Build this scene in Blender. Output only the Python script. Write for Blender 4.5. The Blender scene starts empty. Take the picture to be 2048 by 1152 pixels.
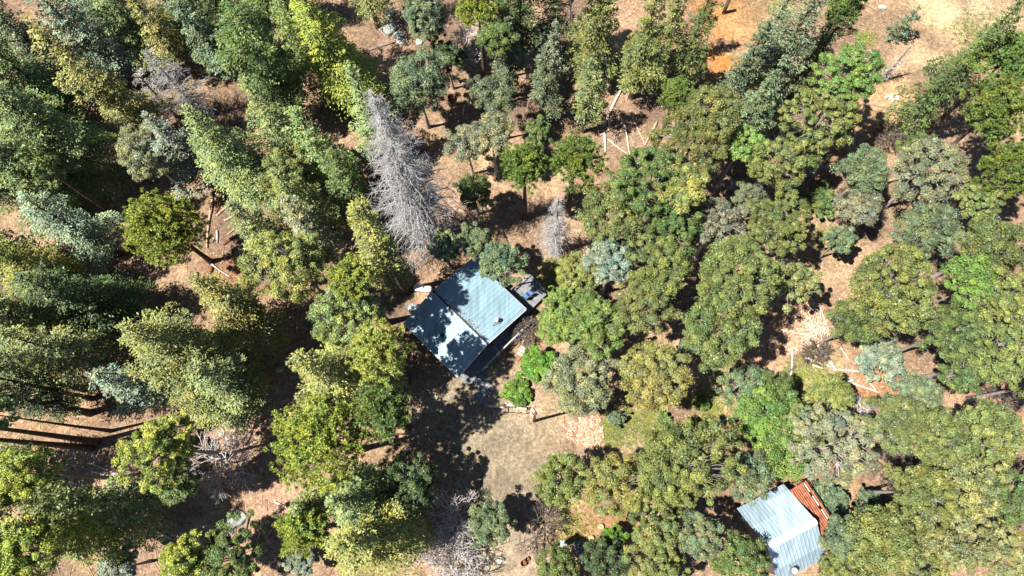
import bpy, math, random
import numpy as np
from mathutils import Vector, Matrix

# ------------------------------------------------------------------ camera, sky, sun, exposure
W_, H_ = 2048.0, 1152.0
FPX = 1365.0                       # focal length in photo pixels
CAM_H = 75.0
NADIR = (1060.0, 990.0)            # pixel straight below the drone
SUN_EL, SUN_AZ = math.radians(61), math.radians(15)   # azimuth in which shadows fall

sc = bpy.context.scene
dc = Vector((NADIR[0]-W_/2, -(NADIR[1]-H_/2), -FPX)).normalized()
Zc = -dc
Yc = (Vector((0, 1, 0)) - Zc*Zc.dot(Vector((0, 1, 0)))).normalized()
Xc = Yc.cross(Zc)
RW = Matrix((Xc, Yc, Zc))          # camera -> world
cam_data = bpy.data.cameras.new('camera')
cam = bpy.data.objects.new('camera', cam_data)
sc.collection.objects.link(cam)
cam.matrix_world = Matrix.Translation((0, 0, CAM_H)) @ RW.to_4x4()
cam_data.sensor_width = 36.0
cam_data.lens = 36.0*FPX/W_
cam_data.clip_start = 0.5
cam_data.clip_end = 3000
sc.camera = cam

world = bpy.data.worlds.new("World")
sc.world = world
world.use_nodes = True
nt = world.node_tree
bg = nt.nodes['Background']
sky = nt.nodes.new('ShaderNodeTexSky')
sky.sky_type = 'NISHITA'
sky.sun_disc = False
sky.sun_elevation = SUN_EL
sky.altitude = 1500
sundir = Vector((-math.cos(SUN_AZ)*math.cos(SUN_EL), -math.sin(SUN_AZ)*math.cos(SUN_EL), math.sin(SUN_EL)))
sky.sun_rotation = math.atan2(sundir.x, sundir.y)
nt.links.new(sky.outputs[0], bg.inputs[0])
bg.inputs[1].default_value = 0.05

sl = bpy.data.lights.new('sun', 'SUN')
sl.energy = 5.0
sl.angle = math.radians(0.53)
sl.color = (1.0, 0.95, 0.86)
sun = bpy.data.objects.new('sun', sl)
sc.collection.objects.link(sun)
sun.location = (0, 0, 120)
sun.rotation_euler = (-sundir).to_track_quat('-Z', 'Y').to_euler()

sc.view_settings.view_transform = 'Standard'
sc.view_settings.look = 'None'
sc.view_settings.gamma = 1.0
sc.view_settings.exposure = 1.2
sc.render.engine = 'CYCLES'
sc.cycles.max_bounces = 5
sc.cycles.diffuse_bounces = 1
sc.cycles.glossy_bounces = 2
sc.cycles.transmission_bounces = 3
sc.cycles.transparent_max_bounces = 4
sc.cycles.use_adaptive_sampling = True

rng = np.random.default_rng(7)
random.seed(7)
COL = sc.collection

# ------------------------------------------------------------------ pixel <-> ground helpers
def ray(px, py):
    return (RW @ Vector((px-W_/2, -(py-H_/2), -FPX))).normalized()
def at(px, py, z=0.0):
    d = ray(px, py)
    t = (z-CAM_H)/d.z
    return Vector((d.x*t, d.y*t, z))
def ppm(p):
    v = RW.transposed() @ (Vector(p)-Vector((0, 0, CAM_H)))
    return FPX/(-v.z)
def height_from(bpx, bpy_, tpx, tpy):
    b = at(bpx, bpy_)
    d = ray(tpx, tpy)
    n = d.x*d.x+d.y*d.y
    t = (b.x*d.x+b.y*d.y)/n
    return b, max(1.0, CAM_H+d.z*t)

# ------------------------------------------------------------------ mesh helpers
def mesh_np(name, V, F, mat, parent=None, attrs=None, smooth=False, loc=None):
    V = np.asarray(V, np.float32)
    me = bpy.data.meshes.new(name)
    if isinstance(F, np.ndarray):
        k = F.shape[1]
        me.vertices.add(len(V)); me.vertices.foreach_set('co', V.ravel())
        me.loops.add(F.size); me.loops.foreach_set('vertex_index', F.astype(np.int32).ravel())
        me.polygons.add(len(F))
        me.polygons.foreach_set('loop_start', np.arange(0, F.size, k, dtype=np.int32))
        me.polygons.foreach_set('loop_total', np.full(len(F), k, np.int32))
        me.update(calc_edges=True)
    else:
        me.from_pydata([tuple(map(float, v)) for v in V], [], [tuple(map(int, f)) for f in F])
        me.update()
    if attrs:
        for an, (dom, typ, data) in attrs.items():
            a = me.attributes.new(an, typ, dom)
            data = np.asarray(data, np.float32)
            a.data.foreach_set('color' if typ == 'FLOAT_COLOR' else 'value', data.ravel())
    if smooth:
        me.polygons.foreach_set('use_smooth', np.ones(len(me.polygons), bool))
    me.materials.append(mat)
    o = bpy.data.objects.new(name, me)
    COL.objects.link(o)
    if parent is not None: o.parent = parent
    if loc is not None: o.location = loc
    return o

class MB:
    """collects shapes for one mesh"""
    def __init__(s): s.v = []; s.f = []
    def add(s, v, f):
        o = len(s.v); s.v += [tuple(x) for x in v]; s.f += [tuple(i+o for i in q) for q in f]; return s
    def box(s, c, size, rz=0.0, taper=1.0, M=None):
        hx, hy, hz = size[0]/2, size[1]/2, size[2]/2
        P = []
        for z, t in ((-hz, 1), (hz, taper)):
            for x, y in ((-hx, -hy), (hx, -hy), (hx, hy), (-hx, hy)):
                P.append(Vector((x*t, y*t, z)))
        R = Matrix.Rotation(rz, 3, 'Z') if M is None else M
        P = [R @ p + Vector(c) for p in P]
        return s.add(P, [(3, 2, 1, 0), (4, 5, 6, 7), (0, 1, 5, 4), (1, 2, 6, 5), (2, 3, 7, 6), (3, 0, 4, 7)])
    def beam(s, a, b, w, h=None):
        a = Vector(a); b = Vector(b); d = b-a
        h = h or w
        z = d.normalized(); up = Vector((0, 0, 1)) if abs(z.z) < .95 else Vector((1, 0, 0))
        x = z.cross(up).normalized(); y = x.cross(z)
        M = Matrix((x, y, z)).transposed()
        return s.box((a+b)/2, (w, h, d.length), M=M)
    def tube(s, path, radii, n=8, cap=True):
        path = [Vector(p) for p in path]
        rings = []; V = []; F = []
        for i, p in enumerate(path):
            d = (path[min(i+1, len(path)-1)]-path[max(i-1, 0)]).normalized()
            up = Vector((0, 0, 1)) if abs(d.z) < .9 else Vector((1, 0, 0))
            x = d.cross(up).normalized(); y = x.cross(d)
            for k in range(n):
                a = 2*math.pi*k/n
                V.append(p+(x*math.cos(a)+y*math.sin(a))*radii[i])
        for i in range(len(path)-1):
            for k in range(n):
                F.append((i*n+k, i*n+(k+1) % n, (i+1)*n+(k+1) % n, (i+1)*n+k))
        if cap:
            F.append(tuple(range(n))[::-1]); F.append(tuple((len(path)-1)*n+k for k in range(n)))
        return s.add(V, F)
    def lathe(s, prof, c=(0, 0, 0), n=20, M=None):
        V = []; F = []
        R = M or Matrix.Identity(3)
        for r, z in prof:
            for k in range(n):
                a = 2*math.pi*k/n
                V.append(R @ Vector((r*math.cos(a), r*math.sin(a), z))+Vector(c))
        for i in range(len(prof)-1):
            for k in range(n):
                F.append((i*n+k, i*n+(k+1) % n, (i+1)*n+(k+1) % n, (i+1)*n+k))
        F.append(tuple(range(n))[::-1]); F.append(tuple((len(prof)-1)*n+k for k in range(n)))
        return s.add(V, F)
    def build(s, name, mat, parent=None, smooth=False, loc=None, bevel=0):
        o = mesh_np(name, np.array(s.v, np.float32), s.f, mat, parent, smooth=smooth, loc=loc)
        if bevel:
            m = o.modifiers.new('bevel', 'BEVEL'); m.width = bevel; m.segments = 2; m.limit_method = 'ANGLE'
        return o

def segs(P0, P1, r0, r1, n=3):
    """thin tapered prisms between many pairs of points, as numpy V, F"""
    P0 = np.asarray(P0, float); P1 = np.asarray(P1, float)
    r0 = np.broadcast_to(r0, len(P0)); r1 = np.broadcast_to(r1, len(P0))
    d = P1-P0; d /= (np.linalg.norm(d, axis=1, keepdims=True)+1e-9)
    up = np.where(np.abs(d[:, 2:3]) < .9, np.array([[0, 0, 1.]]), np.array([[1., 0, 0]]))
    x = np.cross(d, up); x /= (np.linalg.norm(x, axis=1, keepdims=True)+1e-9)
    y = np.cross(x, d)
    m = len(P0)
    V = np.zeros((m, 2*n, 3))
    for k in range(n):
        a = 2*math.pi*k/n
        u = x*math.cos(a)+y*math.sin(a)
        V[:, k] = P0+u*r0[:, None]
        V[:, n+k] = P1+u*r1[:, None]
    F = []
    for k in range(n):
        F.append([k, (k+1) % n, n+(k+1) % n, n+k])
    F = np.array(F)[None]+(np.arange(m)*2*n)[:, None, None]
    return V.reshape(-1, 3), F.reshape(-1, 4)

def cat(parts):
    V = []; F = []; o = 0
    for v, f in parts:
        V.append(v); F.append(np.asarray(f)+o); o += len(v)
    return np.concatenate(V), np.concatenate(F)

def norm(a): return a/(np.linalg.norm(a, axis=1, keepdims=True)+1e-9)

def empty(name, loc=(0, 0, 0), rz=0.0):
    o = bpy.data.objects.new(name, None); COL.objects.link(o)
    o.location = loc; o.rotation_euler = (0, 0, rz); o.empty_display_size = .3
    return o
def tag(o, label=None, cat_=None, group=None, kind=None):
    if label: o['label'] = label
    if cat_: o['category'] = cat_
    if group: o['group'] = group
    if kind: o['kind'] = kind
    return o

# ------------------------------------------------------------------ materials
def new_mat(name):
    m = bpy.data.materials.new(name); m.use_nodes = True
    t = m.node_tree; b = t.nodes['Principled BSDF']
    return m, t, b
def N(t, typ, **kw):
    n = t.nodes.new(typ)
    for k, v in kw.items(): setattr(n, k, v)
    return n
def simple(name, col, rough=.8, metal=0.0, var=.25, scale=6.0, bump=.0, spec=.3):
    m, t, b = new_mat(name)
    tc = N(t, 'ShaderNodeTexCoord')
    nz = N(t, 'ShaderNodeTexNoise'); nz.inputs['Scale'].default_value = scale; nz.inputs['Detail'].default_value = 5
    t.links.new(tc.outputs['Object'], nz.inputs['Vector'])
    mr = N(t, 'ShaderNodeMapRange'); mr.inputs[1].default_value = .3; mr.inputs[2].default_value = .7
    mr.inputs[3].default_value = 1-var; mr.inputs[4].default_value = 1+var
    t.links.new(nz.outputs[0], mr.inputs[0])
    mx = N(t, 'ShaderNodeVectorMath', operation='SCALE'); mx.inputs[0].default_value = col
    t.links.new(mr.outputs[0], mx.inputs['Scale'])
    t.links.new(mx.outputs[0], b.inputs['Base Color'])
    b.inputs['Roughness'].default_value = rough
    b.inputs['Metallic'].default_value = metal
    b.inputs['Specular IOR Level'].default_value = spec
    if bump:
        bp = N(t, 'ShaderNodeBump'); bp.inputs['Strength'].default_value = bump; bp.inputs['Distance'].default_value = .05
        t.links.new(nz.outputs[0], bp.inputs['Height']); t.links.new(bp.outputs[0], b.inputs['Normal'])
    return m

def leaf_material(name, spec=.3):
    m, t, b = new_mat(name)
    oi = N(t, 'ShaderNodeObjectInfo')
    at_ = N(t, 'ShaderNodeAttribute', attribute_name='v')
    tip = N(t, 'ShaderNodeAttribute', attribute_name='tip')
    mr = N(t, 'ShaderNodeMapRange'); mr.inputs[3].default_value = .42; mr.inputs[4].default_value = 1.62
    t.links.new(at_.outputs['Fac'], mr.inputs[0])
    sc_ = N(t, 'ShaderNodeVectorMath', operation='SCALE')
    tc = N(t, 'ShaderNodeTexCoord')
    nz = N(t, 'ShaderNodeTexNoise'); nz.inputs['Scale'].default_value = .55; nz.inputs['Detail'].default_value = 3
    t.links.new(tc.outputs['Object'], nz.inputs['Vector'])
    hr = N(t, 'ShaderNodeMapRange'); hr.inputs[1].default_value = .34; hr.inputs[2].default_value = .66
    t.links.new(nz.outputs[0], hr.inputs[0])
    hm = N(t, 'ShaderNodeMix', data_type='RGBA')
    hm.inputs[6].default_value = (.70, .84, 1.05, 1); hm.inputs[7].default_value = (1.28, 1.10, .95, 1)
    t.links.new(hr.outputs[0], hm.inputs[0])
    vm = N(t, 'ShaderNodeVectorMath', operation='MULTIPLY')
    t.links.new(oi.outputs['Color'], vm.inputs[0]); t.links.new(hm.outputs[2], vm.inputs[1])
    t.links.new(vm.outputs[0], sc_.inputs[0]); t.links.new(mr.outputs[0], sc_.inputs['Scale'])
    mu = N(t, 'ShaderNodeMath', operation='MULTIPLY')
    t.links.new(tip.outputs['Fac'], mu.inputs[0]); t.links.new(oi.outputs['Alpha'], mu.inputs[1])
    mix = N(t, 'ShaderNodeMix', data_type='RGBA')
    t.links.new(mu.outputs[0], mix.inputs[0]); t.links.new(sc_.outputs[0], mix.inputs[6])
    mix.inputs[7].default_value = (.31, .32, .07, 1)
    t.links.new(mix.outputs[2], b.inputs['Base Color'])
    b.inputs['Roughness'].default_value = .42
    b.inputs['Specular IOR Level'].default_value = spec
    tr = N(t, 'ShaderNodeBsdfTranslucent')
    t.links.new(mix.outputs[2], tr.inputs[0])
    ms = N(t, 'ShaderNodeMixShader'); ms.inputs[0].default_value = .12
    out = t.nodes['Material Output']
    t.links.new(b.outputs[0], ms.inputs[1]); t.links.new(tr.outputs[0], ms.inputs[2])
    t.links.new(ms.outputs[0], out.inputs[0])
    return m

M_leaf = leaf_material('leaf')
M_bark = simple('bark', (.075, .055, .042), .95, var=.5, scale=3, bump=.6)
M_oakbark = simple('oak_bark', (.25, .23, .21), .95, var=.4, scale=5, bump=.4)
M_dead = simple('dead_wood', (.37, .362, .36), .9, var=.35, scale=2)
M_twig = simple('bare_twigs', (.50, .45, .43), .9, var=.35, scale=2)
M_darktwig = simple('dark_twigs', (.13, .105, .09), .9, var=.4, scale=2)
M_log = simple('log_wood', (.42, .31, .22), .9, var=.4, scale=3, bump=.3)
M_paleLog = simple('pale_log_wood', (.62, .50, .40), .85, var=.3, scale=4, bump=.3)
M_greyLog = simple('grey_log_wood', (.20, .165, .14), .9, var=.4, scale=4, bump=.3)
M_rock = simple('rock', (.34, .37, .32), .9, var=.45, scale=1.6, bump=.6)
M_darkrock = simple('dark_rock', (.11, .12, .12), .9, var=.6, scale=1.5, bump=.6)
M_deck = simple('weathered_deck', (.20, .21, .22), .85, var=.35, scale=3)
M_wall = simple('cabin_wall', (.10, .08, .065), .9, var=.3, scale=3)
M_rust = simple('rust', (.17, .065, .03), .9, var=.5, scale=6)
M_redwood = simple('red_stained_wood', (.32, .11, .06), .75, var=.35, scale=3)
M_white = simple('white_paint', (.78, .80, .82), .4, var=.08, scale=3)
M_offwhite = simple('offwhite_paint', (.62, .60, .56), .6, var=.2, scale=6)
M_metal = simple('grey_metal', (.45, .47, .5), .4, metal=.8, var=.15)
M_black = simple('black_metal', (.03, .025, .025), .5, var=.2)
M_blue = simple('blue_fabric', (.07, .14, .30), .8, var=.2)
M_stone = simple('flagstone', (.60, .48, .37), .9, var=.25, scale=3, bump=.3)
M_glass = simple('window_glass', (.03, .04, .05), .1, var=.1, spec=.6)
M_brick = simple('brick', (.35, .12, .07), .9, var=.3, scale=8)

def roof_mat(name, col, streak=.22, metal=.45, rough=.38):
    m, t, b = new_mat(name)
    tc = N(t, 'ShaderNodeTexCoord')
    a = N(t, 'ShaderNodeAttribute', attribute_name='panel')
    mp = N(t, 'ShaderNodeMapping'); mp.inputs['Scale'].default_value = (2.2, .25, .25)
    nz = N(t, 'ShaderNodeTexNoise'); nz.inputs['Scale'].default_value = 1.3; nz.inputs['Detail'].default_value = 6
    t.links.new(tc.outputs['Object'], mp.inputs[0]); t.links.new(mp.outputs[0], nz.inputs['Vector'])
    mr = N(t, 'ShaderNodeMapRange'); mr.inputs[1].default_value = .3; mr.inputs[2].default_value = .7
    mr.inputs[3].default_value = 1-streak; mr.inputs[4].default_value = 1+streak
    t.links.new(nz.outputs[0], mr.inputs[0])
    mu = N(t, 'ShaderNodeMath', operation='MULTIPLY')
    t.links.new(mr.outputs[0], mu.inputs[0]); t.links.new(a.outputs['Fac'], mu.inputs[1])
    s = N(t, 'ShaderNodeVectorMath', operation='SCALE'); s.inputs[0].default_value = col
    t.links.new(mu.outputs[0], s.inputs['Scale']); t.links.new(s.outputs[0], b.inputs['Base Color'])
    b.inputs['Metallic'].default_value = metal; b.inputs['Roughness'].default_value = rough
    return m
M_roof = roof_mat('blue_grey_roof', (.225, .345, .41), metal=.12, rough=.55)
M_roof2 = roof_mat('pale_blue_roof', (.27, .36, .43), metal=.1, rough=.6)

# ------------------------------------------------------------------ ground colours (soil colour by place)
BASE = np.array((.41, .275, .172))
# px, py, radius px, colour, strength
BLOBS = [(1450, 40, 75, (.55, .27, .10), 1), (1440, 130, 50, (.55, .24, .08), .95), (1420, 180, 40, (.42, .17, .07), .8), (1520, 40, 60, (.50, .36, .20), .9),
 (1880, 20, 70, (.60, .43, .25), 1), (1830, 110, 60, (.60, .43, .26), 1), (1790, 190, 60, (.55, .36, .20), .9), (1770, 250, 60, (.50, .30, .14), .8),
 (1960, 30, 60, (.40, .33, .22), .8), (1730, 90, 60, (.42, .27, .18), .8), (1640, 330, 60, (.40, .22, .13), .8),
 (1600, 640, 60, (.50, .29, .17), .9), (1560, 690, 50, (.46, .29, .19), .9), (1640, 720, 60, (.48, .34, .20), .8), (1740, 770, 50, (.44, .23, .12), .9),
 (1680, 690, 50, (.40, .26, .16), .8), (1630, 760, 50, (.30, .29, .13), .7),
 (1000, 900, 130, (.38, .315, .215), 1), (960, 820, 120, (.38, .31, .215), 1), (1020, 1050, 110, (.39, .31, .22), 1), (1010, 740, 60, (.38, .28, .175), 1),
 (1100, 860, 60, (.37, .26, .16), .9), (1160, 870, 45, (.48, .32, .23), .8), (1260, 850, 70, (.36, .28, .16), .8),
 (1150, 1070, 70, (.42, .24, .12), .9), (1250, 1060, 60, (.38, .2, .11), .8), (1420, 790, 60, (.44, .34, .18), .8), (1430, 870, 50, (.42, .29, .14), .7),
 (1120, 540, 50, (.42, .34, .14), .8), (1130, 570, 50, (.36, .33, .11), .7), (1080, 480, 50, (.42, .28, .2), .8), (1040, 690, 40, (.42, .24, .14), .8),
 (1240, 270, 60, (.46, .32, .22), .9), (1330, 80, 80, (.36, .2, .12), .6), (900, 200, 60, (.37, .24, .16), .7), (960, 300, 60, (.48, .34, .2), .8),
 (920, 410, 40, (.46, .31, .22), .9), (780, 60, 60, (.38, .25, .17), .8), (760, 130, 40, (.50, .32, .2), .8),
 (340, 580, 90, (.40, .27, .17), .8), (460, 540, 60, (.42, .22, .12), .8), (190, 930, 100, (.44, .30, .2), .9), (480, 850, 80, (.48, .32, .22), .9),
 (520, 1050, 80, (.44, .28, .19), .9), (100, 820, 60, (.42, .26, .14), .7), (200, 780, 60, (.38, .24, .13), .7), (600, 700, 50, (.46, .27, .17), .8),
 (260, 1110, 60, (.42, .28, .19), .8), (1700, 1000, 60, (.32, .2, .11), .7), (1980, 800, 50, (.44, .22, .14), .8), (2000, 40, 60, (.40, .30, .17), .8)]
BW = [(at(a, b), r/17.5, np.array(c), s) for a, b, r, c, s in BLOBS]
def vnoise(x, y, s, seed=0):
    """cheap smooth value noise"""
    r = np.random.default_rng(seed).random((64, 64))
    X = x/s; Y = y/s
    xi = np.floor(X).astype(int); yi = np.floor(Y).astype(int)
    fx = X-xi; fy = Y-yi
    fx = fx*fx*(3-2*fx); fy = fy*fy*(3-2*fy)
    g = lambda i, j: r[(xi+i) % 64, (yi+j) % 64]
    return (g(0, 0)*(1-fx)+g(1, 0)*fx)*(1-fy)+(g(0, 1)*(1-fx)+g(1, 1)*fx)*fy
def soil(x, y):
    wob = (vnoise(x, y, 2.1, 1)-.5)*3.0+(vnoise(x, y, .7, 2)-.5)*1.2
    num = np.zeros(x.shape+(3,)); den = np.zeros(x.shape)
    mx = np.zeros(x.shape)
    for p, r, c, s in BW:
        d = np.sqrt((x-p.x)**2+(y-p.y)**2)+wob
        w = np.clip(1.25-d/r*.8, 0, 1)**1.6*s
        num += w[..., None]*c; den += w; mx = np.maximum(mx, w)
    blend = np.clip(mx*1.6, 0, 1)[..., None]
    zone = num/(den[..., None]+1e-6)
    n = (.72+.56*vnoise(x, y, 4.2, 3))*(.8+.4*vnoise(x, y, 1.1, 4))
    c = (BASE*(1-blend)+zone*blend)*n[..., None]
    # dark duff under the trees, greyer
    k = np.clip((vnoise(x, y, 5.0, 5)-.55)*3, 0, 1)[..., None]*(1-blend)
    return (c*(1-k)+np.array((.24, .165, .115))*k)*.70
def gz(x, y):
    return (vnoise(np.asarray(x, float), np.asarray(y, float), 9, 11)-.5)*.35+(vnoise(np.asarray(x, float), np.asarray(y, float), 2.3, 12)-.5)*.10
def G(px, py):
    p = at(px, py); p.z = float(gz(p.x, p.y)); return p

def ground_material():
    m, t, b = new_mat('soil_and_litter')
    tc = N(t, 'ShaderNodeTexCoord'); a = N(t, 'ShaderNodeAttribute', attribute_name='soil')
    n1 = N(t, 'ShaderNodeTexNoise'); n1.inputs['Scale'].default_value = 2.2; n1.inputs['Detail'].default_value = 12; n1.inputs['Roughness'].default_value = .75
    vo = N(t, 'ShaderNodeTexVoronoi'); vo.inputs['Scale'].default_value = 7
    for n in (n1, vo): t.links.new(tc.outputs['Object'], n.inputs['Vector'])
    mr = N(t, 'ShaderNodeMapRange'); mr.inputs[1].default_value = .35; mr.inputs[2].default_value = .68; mr.inputs[3].default_value = .48; mr.inputs[4].default_value = 1.42
    t.links.new(n1.outputs[0], mr.inputs[0])
    s = N(t, 'ShaderNodeVectorMath', operation='SCALE')
    t.links.new(a.outputs['Color'], s.inputs[0]); t.links.new(mr.outputs[0], s.inputs['Scale'])
    sv = N(t, 'ShaderNodeSeparateColor'); t.links.new(vo.outputs['Color'], sv.inputs[0])
    m2 = N(t, 'ShaderNodeMapRange'); m2.inputs[3].default_value = .82; m2.inputs[4].default_value = 1.18
    t.links.new(sv.outputs[0], m2.inputs[0])
    s2 = N(t, 'ShaderNodeVectorMath', operation='SCALE')
    t.links.new(s.outputs[0], s2.inputs[0]); t.links.new(m2.outputs[0], s2.inputs['Scale'])
    t.links.new(s2.outputs[0], b.inputs['Base Color'])
    b.inputs['Roughness'].default_value = .95; b.inputs['Specular IOR Level'].default_value = .1
    bp = N(t, 'ShaderNodeBump'); bp.inputs['Strength'].default_value = .7; bp.inputs['Distance'].default_value = .12
    t.links.new(n1.outputs[0], bp.inputs['Height']); t.links.new(bp.outputs[0], b.inputs['Normal'])
    return m
M_ground = ground_material()

def grid_mesh(name, xs, ys, dz=0.0, keep=None):
    X, Y = np.meshgrid(xs, ys, indexing='ij')
    Z = gz(X, Y)+dz
    V = np.stack([X, Y, Z], -1).reshape(-1, 3)
    c = soil(X, Y).reshape(-1, 3)
    ny = len(ys)
    I, J = np.meshgrid(np.arange(len(xs)-1), np.arange(ny-1), indexing='ij')
    a = I*ny+J
    F = np.stack([a, a+ny, a+ny+1, a+1], -1).reshape(-1, 4)
    if keep is not None:
        cx = (X[:-1, :-1]+X[1:, 1:])/2; cy = (Y[:-1, :-1]+Y[1:, 1:])/2
        F = F[keep(cx, cy).ravel()]
        used = np.unique(F); mp = np.full(len(V), -1); mp[used] = np.arange(len(used))
        V = V[used]; c = c[used]; F = mp[F]
    ca = np.concatenate([c, np.ones((len(c), 1))], 1)
    return mesh_np(name, V, F, M_ground, attrs={'soil': ('POINT', 'FLOAT_COLOR', ca)}, smooth=True)

def outer(a, b, step, far):
    mid = np.arange(a, b+step, step)
    lo = a-np.geomspace(2, far, 12)[::-1]; hi = b+np.geomspace(2, far, 12)
    return np.concatenate([lo, mid, hi])
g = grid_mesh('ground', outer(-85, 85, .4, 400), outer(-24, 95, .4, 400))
tag(g, kind='structure')

def polygon_keep(pts, amp=1.2, seed=20):
    P = [at(*p) for p in pts]
    px = np.array([p.x for p in P]); py = np.array([p.y for p in P])
    def keep(x, y):
        x = x+(vnoise(x, y, 1.6, seed)-.5)*amp*2; y = y+(vnoise(x, y, 1.4, seed+1)-.5)*amp*2
        ins = np.zeros(x.shape, bool)
        j = len(px)-1
        for i in range(len(px)):
            with np.errstate(divide='ignore', invalid='ignore'):
                c = ((py[i] > y) != (py[j] > y)) & (x < (px[j]-px[i])*(y-py[i])/(py[j]-py[i]+1e-12)+px[i])
            ins ^= c; j = i
        return ins
    return keep, (px.min()-2, px.max()+2, py.min()-2, py.max()+2)
for nm, pts in (('dirt_yard', [(820, 850), (900, 800), (960, 815), (1060, 826), (1110, 850), (1095, 910), (1075, 1000), (1090, 1080), (1060, 1200), (960, 1200), (930, 1060), (900, 980), (850, 930)]),
                ('dirt_road', [(1830, -30), (1940, -30), (1920, 40), (1890, 110), (1840, 170), (1810, 230), (1760, 240), (1755, 180), (1790, 120), (1830, 60)]),
                ('dirt_track', [(1690, 530), (1660, 600), (1640, 660), (1600, 720), (1545, 710), (1560, 650), (1600, 610), (1640, 550)])):
    keep, (x0, x1, y0, y1) = polygon_keep(pts)
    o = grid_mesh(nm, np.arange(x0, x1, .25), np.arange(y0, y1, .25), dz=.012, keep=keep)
    tag(o, kind='structure')

# ------------------------------------------------------------------ litter (uncountable)
def stick_mat(name, cols):
    m, t, b = new_mat(name)
    a = N(t, 'ShaderNodeAttribute', attribute_name='v')
    cr = N(t, 'ShaderNodeValToRGB')
    e = cr.color_ramp.elements
    e[0].color = cols[0]+(1,); e[1].color = cols[-1]+(1,)
    for i, c in enumerate(cols[1:-1]):
        q = e.new((i+1)/(len(cols)-1)); q.color = c+(1,)
    t.links.new(a.outputs['Fac'], cr.inputs[0]); t.links.new(cr.outputs[0], b.inputs['Base Color'])
    b.inputs['Roughness'].default_value = .9; b.inputs['Specular IOR Level'].default_value = .15
    return m
M_litter = stick_mat('dry_litter', [(.09, .055, .035), (.22, .12, .07), (.36, .24, .16), (.52, .42, .32)])
M_chips = stick_mat('pale_chips', [(.30, .15, .08), (.42, .22, .13), (.5, .34, .24), (.66, .55, .46)])

def flakes(n, xy, size, name, mat, label, cat_, zoff=.03, lift=.6, asp=.6):
    x, y = xy
    z = gz(x, y)+zoff
    P = np.stack([x, y, z], 1)
    a = rng.random(n)*2*math.pi
    s = size*(.5+rng.random(n))
    U = np.stack([np.cos(a), np.sin(a), (rng.random(n)-.5)*lift], 1)*s[:, None]
    Vv = np.stack([-np.sin(a), np.cos(a), (rng.random(n)-.5)*lift], 1)*s[:, None]*asp
    V = np.stack([P-U-Vv, P+U-Vv*.7, P+U*.9+Vv, P-U*.8+Vv], 1).reshape(-1, 3)
    V[:, 2] = np.maximum(V[:, 2], np.repeat(z, 4)-zoff+.008)
    F = np.arange(4*n).reshape(-1, 4)
    o = mesh_np(name, V, F, mat, attrs={'v': ('FACE', 'FLOAT', rng.random(n))})
    return tag(o, label, cat_, kind='stuff')
n = 130000
lx = rng.uniform(-75, 75, n); ly = rng.uniform(-12, 80, n)
kp = (vnoise(lx, ly, 2.5, 31)+.35*vnoise(lx, ly, .8, 32)) > .55
yk, _ = polygon_keep([(820, 850), (960, 815), (1110, 850), (1075, 1000), (1060, 1200), (960, 1200), (900, 980)])
rk, _ = polygon_keep([(1830, -30), (1940, -30), (1890, 110), (1810, 230), (1760, 240), (1790, 120)])
kp &= ~(yk(lx, ly) | rk(lx, ly)) | (rng.random(n) < .06)
lx, ly = lx[kp], ly[kp]
flakes(len(lx), (lx, ly), .062, 'leaf_litter', M_litter, 'dry leaves and bark scattered over the forest floor', 'leaf litter')
# fallen twigs
n = 15000
tx = rng.uniform(-75, 75, n); ty = rng.uniform(-12, 80, n)
kp = (vnoise(tx, ty, 4, 41) > .42) & ~(yk(tx, ty) | rk(tx, ty))
tx, ty = tx[kp], ty[kp]; n = len(tx)
a = rng.random(n)*math.pi; L = .35+2.4*rng.random(n)**3
P0 = np.stack([tx, ty, gz(tx, ty)+.04], 1)
ex, ey = tx+np.cos(a)*L, ty+np.sin(a)*L
P1 = np.stack([ex, ey, gz(ex, ey)+.05+.08*rng.random(n)], 1)
V, F = segs(P0, P1, .014+.035*rng.random(n)*(L > .8), .01)
o = mesh_np('fallen_twigs', V, F, M_litter, attrs={'v': ('FACE', 'FLOAT', np.repeat(.3+.7*rng.random(n), 3))})
tag(o, 'thin dry twigs lying scattered over the forest floor', 'twigs', kind='stuff')
# pale wood chips beside the yard, and by the felled logs on the right
def in_poly(pts, n, amp=.6):
    k, (x0, x1, y0, y1) = polygon_keep(pts, amp)
    x = rng.uniform(x0, x1, n*3); y = rng.uniform(y0, y1, n*3)
    m = k(x, y); return x[m][:n], y[m][:n]
x, y = in_poly([(1125, 850), (1150, 832), (1196, 836), (1204, 892), (1160, 893), (1130, 878)], 1700, .5)
dn = rng.random(len(x)) < np.clip(.25+(x-at(1130, 860).x)/3.2, .15, 1)
x, y = x[dn], y[dn]
flakes(len(x), (x, y), .11, 'chip_bed', M_chips, 'bed of pale split chips right of the dirt yard', 'wood chips', zoff=.05, lift=.9, asp=.55)
x, y = in_poly([(1500, 715), (1545, 650), (1600, 600), (1650, 600), (1640, 660), (1600, 700), (1560, 720)], 1900, 1.2)
flakes(len(x), (x, y), .12, 'scattered_chips', M_chips, 'pale splinters and chips scattered on the orange track', 'wood chips', zoff=.04, lift=.6, asp=.4)

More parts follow.
